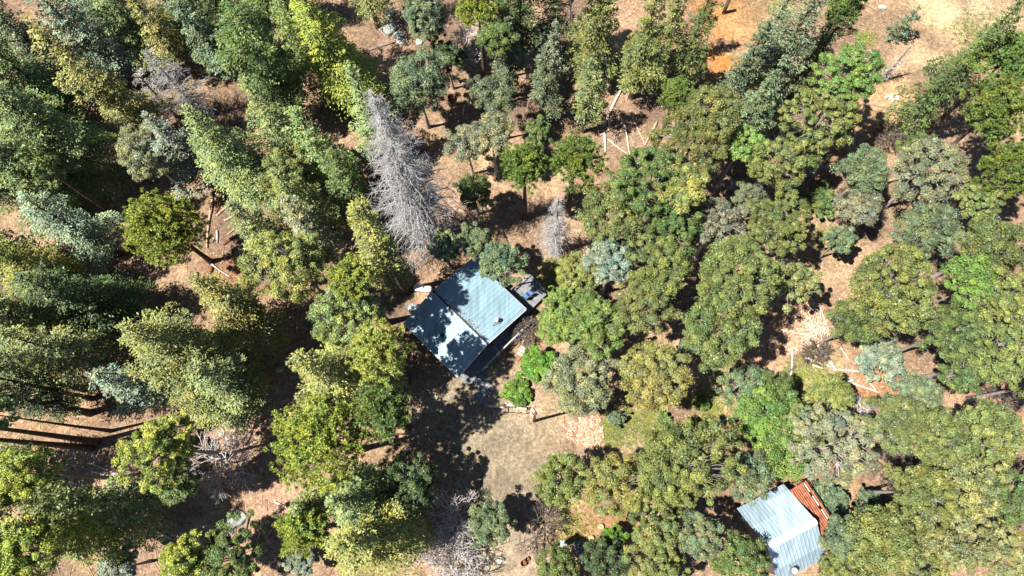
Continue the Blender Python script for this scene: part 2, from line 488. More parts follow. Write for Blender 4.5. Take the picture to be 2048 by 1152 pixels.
# ------------------------------------------------------------------ trees
def clump_leaves(C, R, n_each, size, asp, up=.35, flat=1.0, jit=.5):
    """leaf rhombs on the upper shells of clumps"""
    m = len(C); N_ = m*n_each
    d = norm(rng.normal(size=(N_, 3)))
    d[:, 2] = np.abs(d[:, 2])*.9-.12
    rr = np.repeat(R, n_each)*(rng.random(N_)**.35)
    P = np.repeat(C, n_each, 0)+d*rr[:, None]*np.array([1, 1, .75*flat])
    nrm = norm(d+np.array([0, 0, up])+rng.normal(size=(N_, 3))*jit)
    t = norm(np.cross(nrm, rng.normal(size=(N_, 3))))
    b = np.cross(nrm, t)
    s = size*(.6+.8*rng.random(N_))
    U = t*s[:, None]; Vv = b*(s*asp)[:, None]
    V = np.stack([P-U, P-Vv, P+U, P+Vv], 1)
    return V

def leaves_obj(V, tip, vv, parent, col, tipamt):
    n = len(V)
    o = mesh_np('crown', V.reshape(-1, 3), np.arange(4*n).reshape(-1, 4), M_leaf, parent,
                attrs={'v': ('FACE', 'FLOAT', vv), 'tip': ('FACE', 'FLOAT', tip)})
    o.color = (col[0], col[1], col[2], tipamt)
    return o

def trunk_obj(parent, h, r, bend, sides=8, mat=None, extra=None):
    k = 7
    ph = rng.random()*6.28
    path = [Vector((math.cos(ph)*bend*math.sin(i/k*2.4), math.sin(ph)*bend*math.sin(i/k*2.0), -.25+(h+.25)*i/k)) for i in range(k+1)]
    rad = [r*1.25]+[r*(1-.93*i/k) for i in range(1, k+1)]
    mb = MB().tube(path, rad, sides)
    V = np.array(mb.v); F = [f for f in mb.f if len(f) == 4]
    parts = [(V, np.array(F))]
    if extra is not None: parts += extra
    V, F = cat(parts)
    return mesh_np('trunk', V, F, mat or M_bark, parent, smooth=True), path

def fir(parent, h, R, col, tipamt, c0=.2, dens=1.0):
    z0 = h*c0; L = h-z0
    prof = lambda t: R*np.clip(np.minimum(1, (t+.14)*4), 0, 1)*(1-t)**.7+.2
    nwh = int(L/.6)
    zs, az, ln = [], [], []
    lob = rng.random(5)*6.28
    kn = rng.uniform(.72, 1.25, max(5, int(L/2)))
    for i in range(nwh):
        t = (i+.5)/nwh
        r = prof(t)*np.interp(t, np.linspace(0, 1, len(kn)), kn)
        k = max(5, int(r*3.0))
        a = rng.random()*6.28+np.arange(k)/k*6.28+rng.normal(size=k)*.25
        l = r*(.5+.62*rng.random(k))*(1+.2*np.sin(a+lob[2]+t*5)+.16*np.sin(a*2+lob[0])+.16*np.sin(a*3+lob[1]+t*9))
        gap = rng.random(k) > .1
        zs += list((z0+L*t+rng.normal(size=k)*.09)[gap]); az += list(a[gap]); ln += list(l[gap])
    zs = np.array(zs); az = np.array(az); ln = np.array(ln); m = len(zs)
    tt = (zs-z0)/L
    slope = -.25+.75*tt+rng.normal(size=m)*.08
    # leaves
    cnt = np.maximum(6, (ln**1.6*21*dens+9)).astype(int)
    idx = np.repeat(np.arange(m), cnt); Nn = len(idx)
    s = rng.random(Nn)**.55
    S = s*ln[idx]
    wv = .38*ln[idx]*np.sin(np.clip(1.15-s, 0, 1)*2.2)+.1
    lat = rng.normal(size=Nn)*.5*wv
    ca, sa = np.cos(az[idx]), np.sin(az[idx])
    z = zs[idx]+slope[idx]*S-.07*S*S+rng.normal(size=Nn)*.07-np.abs(lat)*.18
    P = np.stack([ca*S-sa*lat, sa*S+ca*lat, z], 1)
    fan = az[idx]+np.sign(lat)*.6+rng.normal(size=Nn)*.35
    d = np.stack([np.cos(fan), np.sin(fan), slope[idx]*.6-.15+rng.normal(size=Nn)*.22], 1); d = norm(d)
    nrm = norm(np.array([0, 0, 1.])+rng.normal(size=(Nn, 3))*.45+np.stack([ca, sa, ca*0], 1)*.35)
    b = norm(np.cross(nrm, d))
    sz = .13*(.6+.8*rng.random(Nn))
    U = d*sz[:, None]; Vv = b*(sz*.42)[:, None]
    V = np.stack([P-U, P-Vv, P+U, P+Vv], 1)
    vb = rng.random(m)
    vv = np.clip(.55*vb[idx]+.45*rng.random(Nn), 0, 1)
    tip = np.clip((s-.55)*2, 0, 1)*(rng.random(Nn) < .45)*(vb[idx] > .4)*.9
    leaves_obj(V, tip, vv, parent, col, tipamt)
    # branches
    sel = ln > .5
    P0 = np.stack([zs*0, zs*0, zs], 1)[sel]
    l2 = ln[sel]*.85
    P1 = np.stack([np.cos(az[sel])*l2, np.sin(az[sel])*l2, zs[sel]+slope[sel]*l2-.05*l2*l2], 1)
    ex = [segs(P0, P1, .035+.006*l2, .008)]
    k = int(6+c0*14)
    a = rng.random(k)*6.28; zz = z0*(.35+.65*rng.random(k)); l = .5+rng.random(k)*1.3
    ex.append(segs(np.stack([a*0, a*0, zz], 1), np.stack([np.cos(a)*l, np.sin(a)*l, zz-.1*l], 1), .025, .008))
    trunk_obj(parent, h*.97, .12+h*.0125, .04*h*.15, extra=ex)

def lumpy_dirs(n, zmin=-.25):
    i = np.arange(n)+.5
    z = 1-(1-zmin)*i/n
    a = i*2.39996
    r = np.sqrt(1-np.clip(z, -1, 1)**2)
    D = np.stack([r*np.cos(a), r*np.sin(a), z], 1)
    return norm(D+rng.normal(size=(n, 3))*.16)

def broad(parent, h, R, col, tipamt, twig=.3, leafs=1.0, size=.086, sparse=0.0, Rv=None):
    Rv = Rv or min(R*.82, h*.42)
    zc = h-Rv
    nl = rng.integers(5, 8)
    lobes = norm(rng.normal(size=(nl, 3))); amp = rng.uniform(.1, .3, nl)
    def rad(D):
        r = np.full(len(D), .80)
        for q, a in zip(lobes, amp): r += a*np.clip((D@q-.5)*2, 0, 1)
        return r
    n1 = int(np.clip((R*R*.5+R*Rv*.5)*8.6+14, 18, 380))
    D = lumpy_dirs(n1, -.45)
    ra = rad(D)*(1.04-.22*rng.random(n1)**1.3)
    C = D*ra[:, None]*np.array([R, R, Rv])
    if R < 1.9: n1 = int(n1*1.8+14); D = lumpy_dirs(n1, -.3); C = D*(rad(D)*(1-.5*rng.random(n1)))[:, None]*np.array([R, R, Rv])
    n2 = int(n1*.45)
    D2 = lumpy_dirs(n2); C2 = D2*(rad(D2)*rng.uniform(.4, .75, n2))[:, None]*np.array([R, R, Rv])
    C = np.concatenate([C, C2])
    if sparse: C = C[rng.random(len(C)) > sparse]
    if R < 1.9: C[:, :2] += rng.normal(size=(len(C), 2))*.22*R
    C += np.array([0, 0, zc])
    C[:, :] += norm(C-np.array([0, 0, zc]))*((rng.random(len(C)) < .12)*rng.uniform(.2, .7, len(C))*min(1, R/3))[:, None]
    rc = rng.uniform(.3, .74, len(C))*(.8+.06*R)*rng.uniform(.8, 1.2)*float(np.clip(R/2.2, .4, 1))
    ne = int(185*leafs)
    V = clump_leaves(C, rc, ne, size, .62)
    vb = rng.random(len(C)); vv = np.clip(.5*np.repeat(vb, ne)+.5*rng.random(len(V)), 0, 1)
    tb = (rng.random(len(C)) < .55)*rng.random(len(C))
    tip = np.repeat(tb, ne)*(rng.random(len(V)) < .8)
    leaves_obj(V, tip, vv, parent, col, tipamt)
    # limbs: trunk -> forks -> clumps
    zf = max(.6, zc-Rv*.75)
    nf = int(5+R*1.3)
    Fd = lumpy_dirs(nf, .05)
    Fp = Fd*np.array([R, R, Rv])*.45+np.array([0, 0, zc-Rv*.2])
    base = np.tile(np.array([[0, 0, zf*.8]]), (nf, 1))
    mid = (base+Fp)/2+rng.normal(size=(nf, 3))*.12*R*np.array([1, 1, .4])
    ex = [segs(base, mid, .05+.028*R, .035+.018*R, 5), segs(mid, Fp, .035+.018*R, .02+.01*R, 5)]
    near = ((C[:, None]-Fp[None])**2).sum(-1).argmin(1)
    A = Fp[near]; B = C
    Mm = (A+B)/2+rng.normal(size=A.shape)*.18
    ex += [segs(A, Mm, .03+.006*R, .03), segs(Mm, B, .03, .018)]
    k = max(1, int(10*twig))
    S = np.repeat(C, k, 0)-np.array([0, 0, .1]); dd = norm(rng.normal(size=S.shape)+norm(S-np.array([0, 0, zc-Rv]))*1.1)
    E = S+dd*(np.repeat(rc, k)*rng.uniform(.8, 1.35, len(S)))[:, None]
    ex.append(segs(S, E, .02, .009))
    tm = M_twigpale if twig > .5 else M_oakbark
    trunk_obj(parent, zf+.3, .1+.035*R+.006*h, .12, mat=tm, extra=ex)
M_twigpale = simple('oak_grey_twigs', (.36, .33, .31), .9, var=.35, scale=3)

def pine(parent, h, R, col, tipamt, Rv=None, dens=1.0):
    Rv = Rv or min(R*1.25, h*.42)
    zc = h-Rv
    n1 = int(np.clip(R*R*8.5*dens+20, 16, 240))
    D = lumpy_dirs(n1, -.5)
    lob = norm(rng.normal(size=(6, 3)))
    ra = .72+.3*np.clip((D@lob.T-.45).max(1)*2, 0, 1)*rng.random(n1)+.08*rng.random(n1)
    C = D*ra[:, None]*np.array([R, R, Rv]); C[:, :2] *= np.clip(1.15-.35*(C[:, 2:3]/Rv), .6, 1.3)
    n2 = int(n1*.5); D2 = lumpy_dirs(n2, -.5)
    C2 = D2*(rng.uniform(.4, .75, n2))[:, None]*np.array([R, R, Rv])
    C = np.concatenate([C, C2])+np.array([0, 0, zc])
    k = 6
    T = np.repeat(C, k, 0)+rng.normal(size=(len(C)*k, 3))*np.array([.34, .34, .2])*(.8+.08*R)
    ne = 34
    N_ = len(T)*ne
    d = norm(rng.normal(size=(N_, 3))+np.array([0, 0, .55]))
    P0 = np.repeat(T, ne, 0)
    Ln = (.24+.12*rng.random(N_))
    side = norm(np.cross(d, rng.normal(size=(N_, 3))))*.036
    Pm = P0+d*(Ln*.5)[:, None]; P1 = P0+d*Ln[:, None]
    V = np.stack([P0, Pm-side, P1, Pm+side], 1)
    vb = rng.random(len(C)); vt = np.repeat(vb, k)
    vv = np.clip(.45*np.repeat(vt, ne)+.3*np.repeat(rng.random(len(T)), ne)+.25*rng.random(N_), 0, 1)
    tip = np.repeat(rng.random(len(T)) < .4, ne)*rng.random(N_)
    leaves_obj(V, tip, vv, parent, col, tipamt)
    B0 = np.stack([C[:, 0]*0, C[:, 1]*0, C[:, 2]-.25*np.linalg.norm(C[:, :2], axis=1)], 1)
    B0[:, 2] = np.clip(B0[:, 2], h*.25, h*.95)
    Mm = (B0+C)/2+rng.normal(size=C.shape)*.15-np.array([0, 0, .15])
    ex = [segs(B0, Mm, .06, .04), segs(Mm, C, .04, .015)]
    trunk_obj(parent, h*.93, .12+h*.014, .1, extra=ex, mat=M_bark)

def deadconifer(parent, h, R, mat=None, droop=.5, dens=1.0, z0=.08, twigs=True, rt=None):
    mat = mat or M_dead
    nb = int(h*9*dens)
    t = np.sort(rng.random(nb)**1.05); z = h*(z0+(1-z0)*t)
    l = R*np.clip((1-t)*1.35+.06, 0, 1)**.8*(.35+.8*rng.random(nb))
    a = rng.random(nb)*6.28
    out = np.stack([np.cos(a), np.sin(a), a*0], 1)
    ks = 4; parts = []
    prev = np.stack([a*0, a*0, z], 1)
    sl0 = .15+.3*t+rng.normal(size=nb)*.1
    pts = [prev]
    for i in range(1, ks+1):
        s = i/ks
        zz = z+l*(sl0*s-droop*s*s)
        p = out*(l*s)[:, None]; p[:, 2] = zz
        p += rng.normal(size=p.shape)*.05*l[:, None]*s
        r0 = (.014+.015*l)*(1-(i-1)/ks*.7); r1 = (.014+.015*l)*(1-i/ks*.7)
        parts.append(segs(pts[-1], p, r0, r1)); pts.append(p)
    if twigs:
        for i in range(1, ks+1):
            for q in range(3):
                sel = l > .35
                A = pts[i-1][sel]+(pts[i]-pts[i-1])[sel]*rng.random((sel.sum(), 1))
                sd = norm(out[sel]*.8+np.stack([-out[sel][:, 1], out[sel][:, 0], out[sel][:, 0]*0], 1)*rng.choice([-1, 1], (sel.sum(), 1))*.8+rng.normal(size=(sel.sum(), 3))*.35-np.array([0, 0, .25]))
                tl = (.22*l[sel]+.15)*(.5+rng.random(sel.sum()))
                Bq = A+sd*tl[:, None]
                parts.append(segs(A, Bq, .017, .009))
                sd2 = norm(sd+rng.normal(size=sd.shape)*.6)
                parts.append(segs(A+sd*tl[:, None]*.5, A+sd*tl[:, None]*.5+sd2*tl[:, None]*.5, .013, .007))
    mesh_branches = cat(parts)
    if mat is not M_twig and dens <= 1.2:
        trunk_obj(parent, h, rt or .1+h*.0085, .05, mat=mat, extra=[mesh_branches]); return
    mesh_np('branches', mesh_branches[0], mesh_branches[1], mat, parent)
    trunk_obj(parent, h, rt or .14+h*.011, .05, mat=M_greyLog if mat is M_darktwig else M_deadtrunk)
M_deadtrunk = simple('dead_trunk', (.2, .17, .155), .9, var=.4, scale=3)

def baretree(parent, h, R, mat=None, dens=1.0):
    mat = mat or M_twig
    parts = []
    nb = int(7*dens)+2
    A = np.tile(np.array([[0, 0, h*.25]]), (nb, 1)); A[:, 2] += rng.random(nb)*h*.2
    D = lumpy_dirs(nb, .1)
    B = A+D*np.array([R*.6, R*.6, h*.35])
    parts.append(segs(A, B, .05, .03, 4))
    for gen, (k, ls, r0, r1) in enumerate(((4, .5, .045, .032), (4, .38, .032, .024), (4, .25, .024, .017))):
        A2 = np.repeat(B, k, 0); D2 = norm(np.repeat(D, k, 0)+rng.normal(size=A2.shape)*.75)
        B2 = A2+D2*(ls*R*(.6+.7*rng.random(len(A2))))[:, None]*np.array([1, 1, .7])
        A2 = A2-(np.repeat(D, k, 0)*rng.random((len(A2), 1))*R*.12)
        parts.append(segs(A2, B2, r0, r1)); B, D = B2, D2
    V, F = cat(parts)
    mesh_np('branches', V, F, mat, parent)
    trunk_obj(parent, h*.42, .07+.02*R, .08, mat=M_oakbark)

C_ = dict(lime=(.25, .29, .055), yellow=(.235, .25, .07), olive=(.155, .19, .056), green=(.105, .158, .045), dark=(.065, .098, .036),
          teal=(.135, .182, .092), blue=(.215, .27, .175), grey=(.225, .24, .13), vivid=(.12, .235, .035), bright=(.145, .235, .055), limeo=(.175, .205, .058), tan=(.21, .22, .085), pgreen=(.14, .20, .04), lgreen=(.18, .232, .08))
NM = dict(F='fir_tree', P='pine_tree', O='oak_tree', B='bare_tree', D='dead_tree', S='shrub', X='bare_tree')
GRP = dict(F='fir trees of the forest', P='pine trees of the forest', O='oak trees of the forest', B='leafless trees of the forest', D='dead conifers standing in the forest', S='shrubs on the forest floor')

# kind|crown centre x|y|crown width|height m|colour|yellow tips|label
TREES = """
F|40|70|115|23|teal|0|big bluish fir filling the top left corner of the photo
F|140|48|105|21|blue|0|blue-green fir at the top edge, right of the corner fir
F|240|25|95|20|lgreen|.1|light green fir at the top edge left of the yellowish fir tip
F|308|50|58|20|yellow|.3|fir with yellow-green top just above the grey dead spars
F|60|160|110|20|green|0|deep green fir on the left edge below the corner fir
F|95|265|145|22|lgreen|.1|large green fir left of the long yellow fir
F|15|190|70|20|lime|.1|lime sliver of fir cut by the left edge above the large green fir
F|45|345|130|20|lgreen|.2|pale green fir on the left edge below the large green fir
F|205|180|98|24|yellow|.7|long fir with golden yellow tips, lit along its left side
O|285|305|95|13|grey|.4|thin grey-green oak at the foot of the golden fir
F|395|60|75|19|teal|0|small grey-green fir at the top, above the dead spars
F|368|305|80|17|blue|0|dusty blue fir between the golden fir and the grey-green one
F|462|318|135|21|lgreen|.3|broad grey-green fir with pale twigs, right of the dusty blue fir
F|440|20|90|21|green|0|green fir at the top edge left of the two tall olive firs
F|530|118|125|24|green|.1|tall dense green fir, left of the pair near the top
F|648|80|125|24|lime|.1|tall olive-lime fir, right of the pair near the top
F|585|35|90|23|olive|.1|olive fir top wedged between the tall pair at the top edge
F|560|262|100|20|lgreen|.1|yellow-green fir below the tall dense green fir
F|645|312|90|19|lgreen|.1|light green fir standing left of the big dead conifer
F|700|372|80|16|green|0|dark green fir touching the left side of the big dead conifer
O|570|345|95|14|olive|.3|olive leafy crown below the yellow-green fir, left of centre
F|740|232|85|20|lgreen|.05|bright green fir directly behind the tip of the big dead conifer
O|832|165|115|13|teal|0|bluish oak just right of the dead conifer's tip
O|848|28|90|14|teal|0|bluish oak at the top edge above the boulders
P|955|22|75|16|lime|.1|lime pine at the top edge above the bare grey tree
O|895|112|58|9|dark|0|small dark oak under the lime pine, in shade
S|925|108|24|3|lgreen|.1|tiny lime bush beside the shaded dark oak
O|992|75|70|14|green|0|dark green oak right of the bare grey tree near the top
F|1040|20|90|20|dark|0|dark fir at the top edge right of the lime pine
F|1108|12|78|19|dark|0|dark fir at the top edge left of the olive fir over the red platform
F|1002|20|70|19|green|0|green fir at the top edge between the lime pine and the dark fir
S|1640|398|64|3|green|.1|low green bush on the brown soil above the small grey-green oak
S|1585|385|46|3|teal|.1|low teal bush beside the tall bleached snag
O|1130|600|70|5|bright|.1|small bright green tree just right of the deck corner
F|1018|122|75|15|teal|0|teal fir left of the pale blue saplings
O|990|190|90|12|teal|0|teal oak above the forked dark trunk
O|985|262|95|12|grey|.1|sparse grey-green oak over the forked dark trunk
O|935|288|82|9|grey|0|small sparse oak with a thin dark trunk, right of the dead conifer
O|948|382|78|8|green|.1|small light green oak below the sparse grey one
S|1083|66|40|7|blue|0|upper pale blue sapling near the top centre
F|1108|108|48|11|blue|0|lower pale blue fir sapling near the top centre
F|1090|172|100|15|teal|0|broad pale teal fir left of the red platform
O|1078|262|60|9|green|0|green oak between the broad teal fir and the two pines
F|1198|48|100|19|olive|.05|olive fir at the top edge above the red platform
O|1195|128|50|6|teal|0|small teal bush just below the red platform
F|1176|196|80|15|lgreen|.1|yellow-green fir left of the fallen pale logs
P|1048|335|92|16|lime|0|left of the two lime pines in the upper middle
P|1150|325|105|17|lime|.1|right of the two lime pines in the upper middle
F|1288|95|98|20|olive|.1|tall olive fir with its dark trunk foot above the fallen logs
F|1388|85|72|19|green|.05|green fir along the left side of the orange slope
F|1352|25|70|19|olive|0|olive fir top at the top edge left of the orange slope
P|1352|192|64|10|bright|0|small bright green pine below the tall olive fir
O|1435|215|110|16|olive|.35|brownish olive oak top below the orange slope
O|1385|285|160|15|olive|.15|wide olive oak in the upper middle, right of the fallen logs
F|1484|152|82|18|teal|0|teal fir at the right foot of the orange slope
O|1490|285|85|13|bright|0|bright green oak right of the wide olive oak
O|1545|325|110|13|olive|.05|olive green oak right of the bright green one
O|1290|360|150|16|green|.2|upper crown of the oak group in the middle, dense green
O|1225|435|135|14|olive|.1|left crown of the oak group in the middle
O|1345|440|130|14|green|.1|lower crown of the oak group, right of the pale blue tree
O|1372|378|85|16|yellow|.35|yellowish oak top at the right of the middle oak group
F|1566|110|120|21|teal|0|large grey-teal fir right of the orange slope
F|1510|215|90|15|teal|0|teal fir below the large grey-teal fir
F|1645|95|85|20|dark|0|dark green fir between the orange slope and the road
P|1688|15|70|18|lime|.1|lime tree tip at the top edge left of the dirt road
F|1568|18|70|17|grey|0|greyish fir tip at the top edge right of the orange slope
O|1702|150|125|16|bright|.05|bright green oak on the left side of the road clearing
O|1650|228|160|15|olive|.15|wide olive oak below the bright green one, shading the ground
O|1612|295|90|11|green|0|green oak on the dark shade left of the clearing
F|1812|48|48|6|teal|0|small leaning teal fir on the edge of the dirt road
F|1893|172|98|22|green|0|long dark green fir reaching up right of the dirt road
O|1835|300|70|10|green|0|green oak at the foot of the long fir beside the road
F|1940|110|70|19|green|0|narrow green fir top above the long fir on the right
P|2005|125|110|20|bright|0|bright green pine on the right edge near the top
P|1985|225|120|19|lime|0|lime pine on the right below the bright green one
P|2015|340|110|16|lime|.1|lower lime pine on the right edge
O|1865|335|150|13|grey|.2|big sparse grey oak with pale bare branches on the right
O|1735|340|95|11|teal|0|teal oak left of the big sparse grey oak
O|1725|410|90|9|grey|0|low grey-green oak under the teal oak
O|1960|400|80|12|olive|.1|olive oak below the lower lime pine
F|150|455|105|17|blue|0|pale blue fir left of the vivid lime pine
P|328|455|138|15|lime|0|vivid lime pine alone in the left clearing
F|60|535|125|18|lime|.4|yellow-leaved crown on the left edge below the pale blue fir
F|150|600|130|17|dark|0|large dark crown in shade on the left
F|55|640|120|18|olive|.2|mixed grey-olive crown on the left edge in mid height
F|130|705|100|19|lgreen|.2|long lime fir lying toward the left edge above the bare trunks
F|30|745|95|21|lgreen|.1|green crown at the left edge beside the bare trunks
F|278|775|90|16|blue|0|pale blue fir in the lower left beside the big golden-tipped fir
F|375|705|165|22|yellow|.6|big golden-tipped fir in the left middle
F|455|765|120|16|lgreen|.2|lighter lower fir of the golden-tipped pair, by the pink soil
F|470|610|118|19|yellow|.3|yellow-green fir above the big golden-tipped one
F|512|462|85|15|lgreen|.1|round green crown right of the log jam
F|610|420|115|19|olive|.3|olive crown at centre left, above the grey-twigged one
O|590|530|130|17|yellow|.5|yellowish oak full of pale grey twigs, left of the cabin
F|628|470|90|18|grey|.3|grey-olive crown above the twiggy yellowish oak
F|752|486|118|25|yellow|.45|golden-green fir whose trunk ends at the cabin's upper left
P|702|558|80|19|lime|0|lime pine tuft left of the cabin
O|700|635|140|17|lgreen|.3|green oak left of the cabin with scattered golden leaves
P|755|705|115|19|lime|.05|soft lime pine left of the lower cabin roof
F|668|755|150|21|yellow|.55|golden fir left of the cabin above the round lime pine
P|645|880|175|19|lime|.1|big rounded lime pine left of the dirt yard
P|765|825|110|17|green|.1|darker pine right behind the big rounded lime pine
O|888|490|64|10|teal|0|small round teal tree by the upper left of the cabin
O|950|482|72|11|teal|0|left of the two teal oaks at the cabin's upper corner
O|997|524|88|12|teal|0|teal oak overhanging the cabin roof near the deck
O|1225|520|105|13|blue|0|pale blue-green oak right of the small dead conifer
O|1325|530|130|15|olive|.2|olive oak right of the pale blue-green one
O|1290|602|120|13|olive|.15|lower olive oak over the bare twigs right of the cabin
O|1475|545|165|17|olive|.35|upper half of the largest olive oak right of centre
O|1435|660|150|16|olive|.1|lower half of the largest olive oak right of centre
O|1440|440|110|13|grey|.1|grey-olive oak above the largest oak
O|1150|555|85|6|yellow|.2|sparse yellowish small tree right of the deck
O|1175|610|60|7|green|0|dark green small tree beside the sparse yellowish one
O|1190|655|130|10|bright|.05|bright green oak right of the cabin yard
O|1115|650|75|7|bright|.05|bright green small oak just right of the cabin steps
S|1076|730|62|4.5|vivid|0|vivid green bush right of the bare yard by the steps
O|1155|765|155|10|grey|.45|grey twiggy oak over the end of the log border
O|1310|752|160|14|yellow|.35|yellow-green oak right of the grey twiggy one
S|1036|783|50|1.0|vivid|0|low vivid green shrub inside the log border
S|1372|697|36|3|teal|0|small teal bush at the foot of the largest oak
S|1404|806|26|1.5|bright|0|low green bush in the open patch right of the yellow-green oak
S|1232|838|30|2|teal|0|small teal bush under the grey twiggy oak
S|1325|842|28|1.6|bright|0|small bright bush above the lower olive oaks
S|1382|852|26|2|vivid|0|bright small bush at the top of the lower yellow-green oak
O|1560|450|125|14|olive|.15|olive-lime oak in the right middle beside the bare grey shrubs
O|1500|400|70|7|teal|0|low teal bushy tree beside bleached branches
O|1598|562|90|11|lgreen|0|round green oak on the left side of the orange track
O|1682|480|60|7|teal|0|small grey-green oak with white forked stems
O|1790|575|190|16|olive|.4|big oak with brown-gold top right of the orange track
O|1725|640|100|11|green|0|dark lower crown beneath the big brown-gold oak
O|1862|450|115|11|teal|.1|grey-green oak above the big brown-gold oak
O|1985|490|125|13|olive|.1|olive oak on the right edge in mid height
O|1950|565|110|14|bright|0|brighter green oak right of the brown-gold oak
S|1760|705|84|6|blue|0|round pale teal tree alone by the felled logs
O|1905|660|120|14|green|.05|green oak right of the round pale teal tree
O|2010|610|120|15|olive|.3|brownish olive oak on the right edge
O|2000|710|130|14|olive|.1|lower olive oak on the right edge, above bare grey trunk
O|1930|745|90|12|green|0|dark green oak left of the lower right edge oak
O|1835|790|105|11|teal|0|teal oak below the round pale teal tree
O|1490|765|95|8|teal|0|teal low oak at the left of the bright green thicket
O|1560|790|80|8|green|0|green oak at the top of the bright green thicket
O|320|895|120|16|lime|.2|lime oak in the lower left whose shadow crosses bare soil
O|345|965|80|12|lgreen|.1|pale green lower crown under the lime oak
O|50|950|105|18|lime|.2|bright lime crown on the left edge below the leaning trunks
F|150|1045|150|19|lime|.3|broad yellow-lime crown in the lower left
F|245|1000|100|17|lgreen|.3|upper right part of the lower left lime crowns
O|40|1110|120|19|lime|.1|lime crown in the bottom left corner
S|243|1132|72|7|blue|0|small blue-grey tree at the bottom edge, lower left
O|365|1122|85|11|lime|.1|left lime half of the low oak at the bottom edge
O|455|1125|120|10|green|.1|green right half of the low oak at the bottom edge
F|40|800|75|21|dark|0|dark fir on the left edge carried by long bare trunks
F|635|1010|95|15|olive|.1|olive crown below the big rounded lime pine
P|608|1058|90|14|lime|.05|smaller lime pine low in the picture, left of the golden-green fir
F|712|1000|120|18|lgreen|.3|pale green fir below the rounded pine
F|735|1080|170|20|yellow|.45|big golden-green fir at the bottom, left of the yard
O|598|1122|55|6|blue|0|small pale blue bush at the bottom, left of the golden-green fir
O|818|975|105|11|dark|0|dark shaded oak between the golden-green fir and the yard
O|975|1048|84|7|teal|.1|small grey-green oak on the edge of the dirt yard
O|1125|960|115|11|olive|.2|left lobe of the wide oak at the lower centre
O|1225|965|135|12|yellow|.5|mustard centre of the wide oak at the lower centre
O|1355|925|185|14|lime|.35|large yellow-green oak right of lower centre
O|1310|1030|130|11|olive|.15|lower olive crown below the large yellow-green oak
O|1398|1070|95|11|teal|.1|teal oak shading the far cabin roof
O|1480|1122|120|10|green|.1|green oak in front of the far cabin's left corner
S|1224|1078|44|4|vivid|0|small bright green bush by the dark boulder
O|1205|1118|95|6|dark|0|dark low oak at the bottom below the two stumps
O|1115|1142|95|6|green|.1|low green oak at the bottom edge right of the dirt yard
O|1320|1135|110|8|olive|.1|olive oak at the bottom edge left of the far cabin
O|1530|835|125|10|bright|0|bright green thicket crown right of the pale patch
O|1497|948|95|10|teal|0|teal-green oak overhanging the far cabin roof
O|1560|905|110|9|bright|.05|bright green oak above the far cabin
O|1665|788|95|9|lime|.1|lime oak below the felled logs
O|1668|890|170|14|grey|.35|grey-yellow oak above the red deck
O|1610|850|100|10|lgreen|.1|light green oak left of the grey-yellow one
O|1800|850|120|14|olive|.05|olive oak right of the grey-yellow oak
O|1880|880|120|14|olive|.2|mottled olive oak in the lower right
O|1980|860|140|15|lime|.05|dark lime oak on the lower right edge
O|1850|985|130|14|olive|.15|olive oak over the curved pale trunk
O|1950|980|130|14|yellow|.3|tan-green oak in the lower right
O|2030|1000|100|14|green|.1|green oak on the right edge in the lower right
S|1662|1000|55|3|teal|0|small teal bush beside the red deck
S|1738|1002|48|4|teal|0|small teal bush left of the curved pale trunk
O|1694|1075|78|9|teal|.05|teal oak right of the far cabin
O|1775|1075|140|12|olive|.1|olive oak with pale branches at the bottom right
O|1700|1135|130|9|olive|.2|olive oak at the bottom edge right of the far cabin
O|1900|1080|130|12|yellow|.25|tan-olive oak at the bottom right
O|2000|1090|130|12|yellow|.2|tan-olive oak in the bottom right corner
O|1845|1140|110|10|lime|.1|lime-olive oak at the bottom edge, right
F|-70|40|130|23|green|0|-
F|-80|180|130|23|lgreen|0|-
F|-75|330|130|23|green|0|-
F|-70|480|130|22|dark|0|-
F|-80|640|130|22|lgreen|0|-
F|-90|960|130|22|green|0|-
O|-50|1060|110|20|lime|0|-
F|150|-60|120|23|green|0|-
F|330|-60|120|23|green|0|-
F|500|-70|120|23|green|0|-
F|720|-60|110|20|olive|0|-
O|1150|-60|110|18|green|0|-
O|2110|260|120|16|green|0|-
O|2110|560|130|15|olive|0|-
O|2110|760|130|15|olive|0|-
O|2120|1000|130|14|olive|0|-
"""
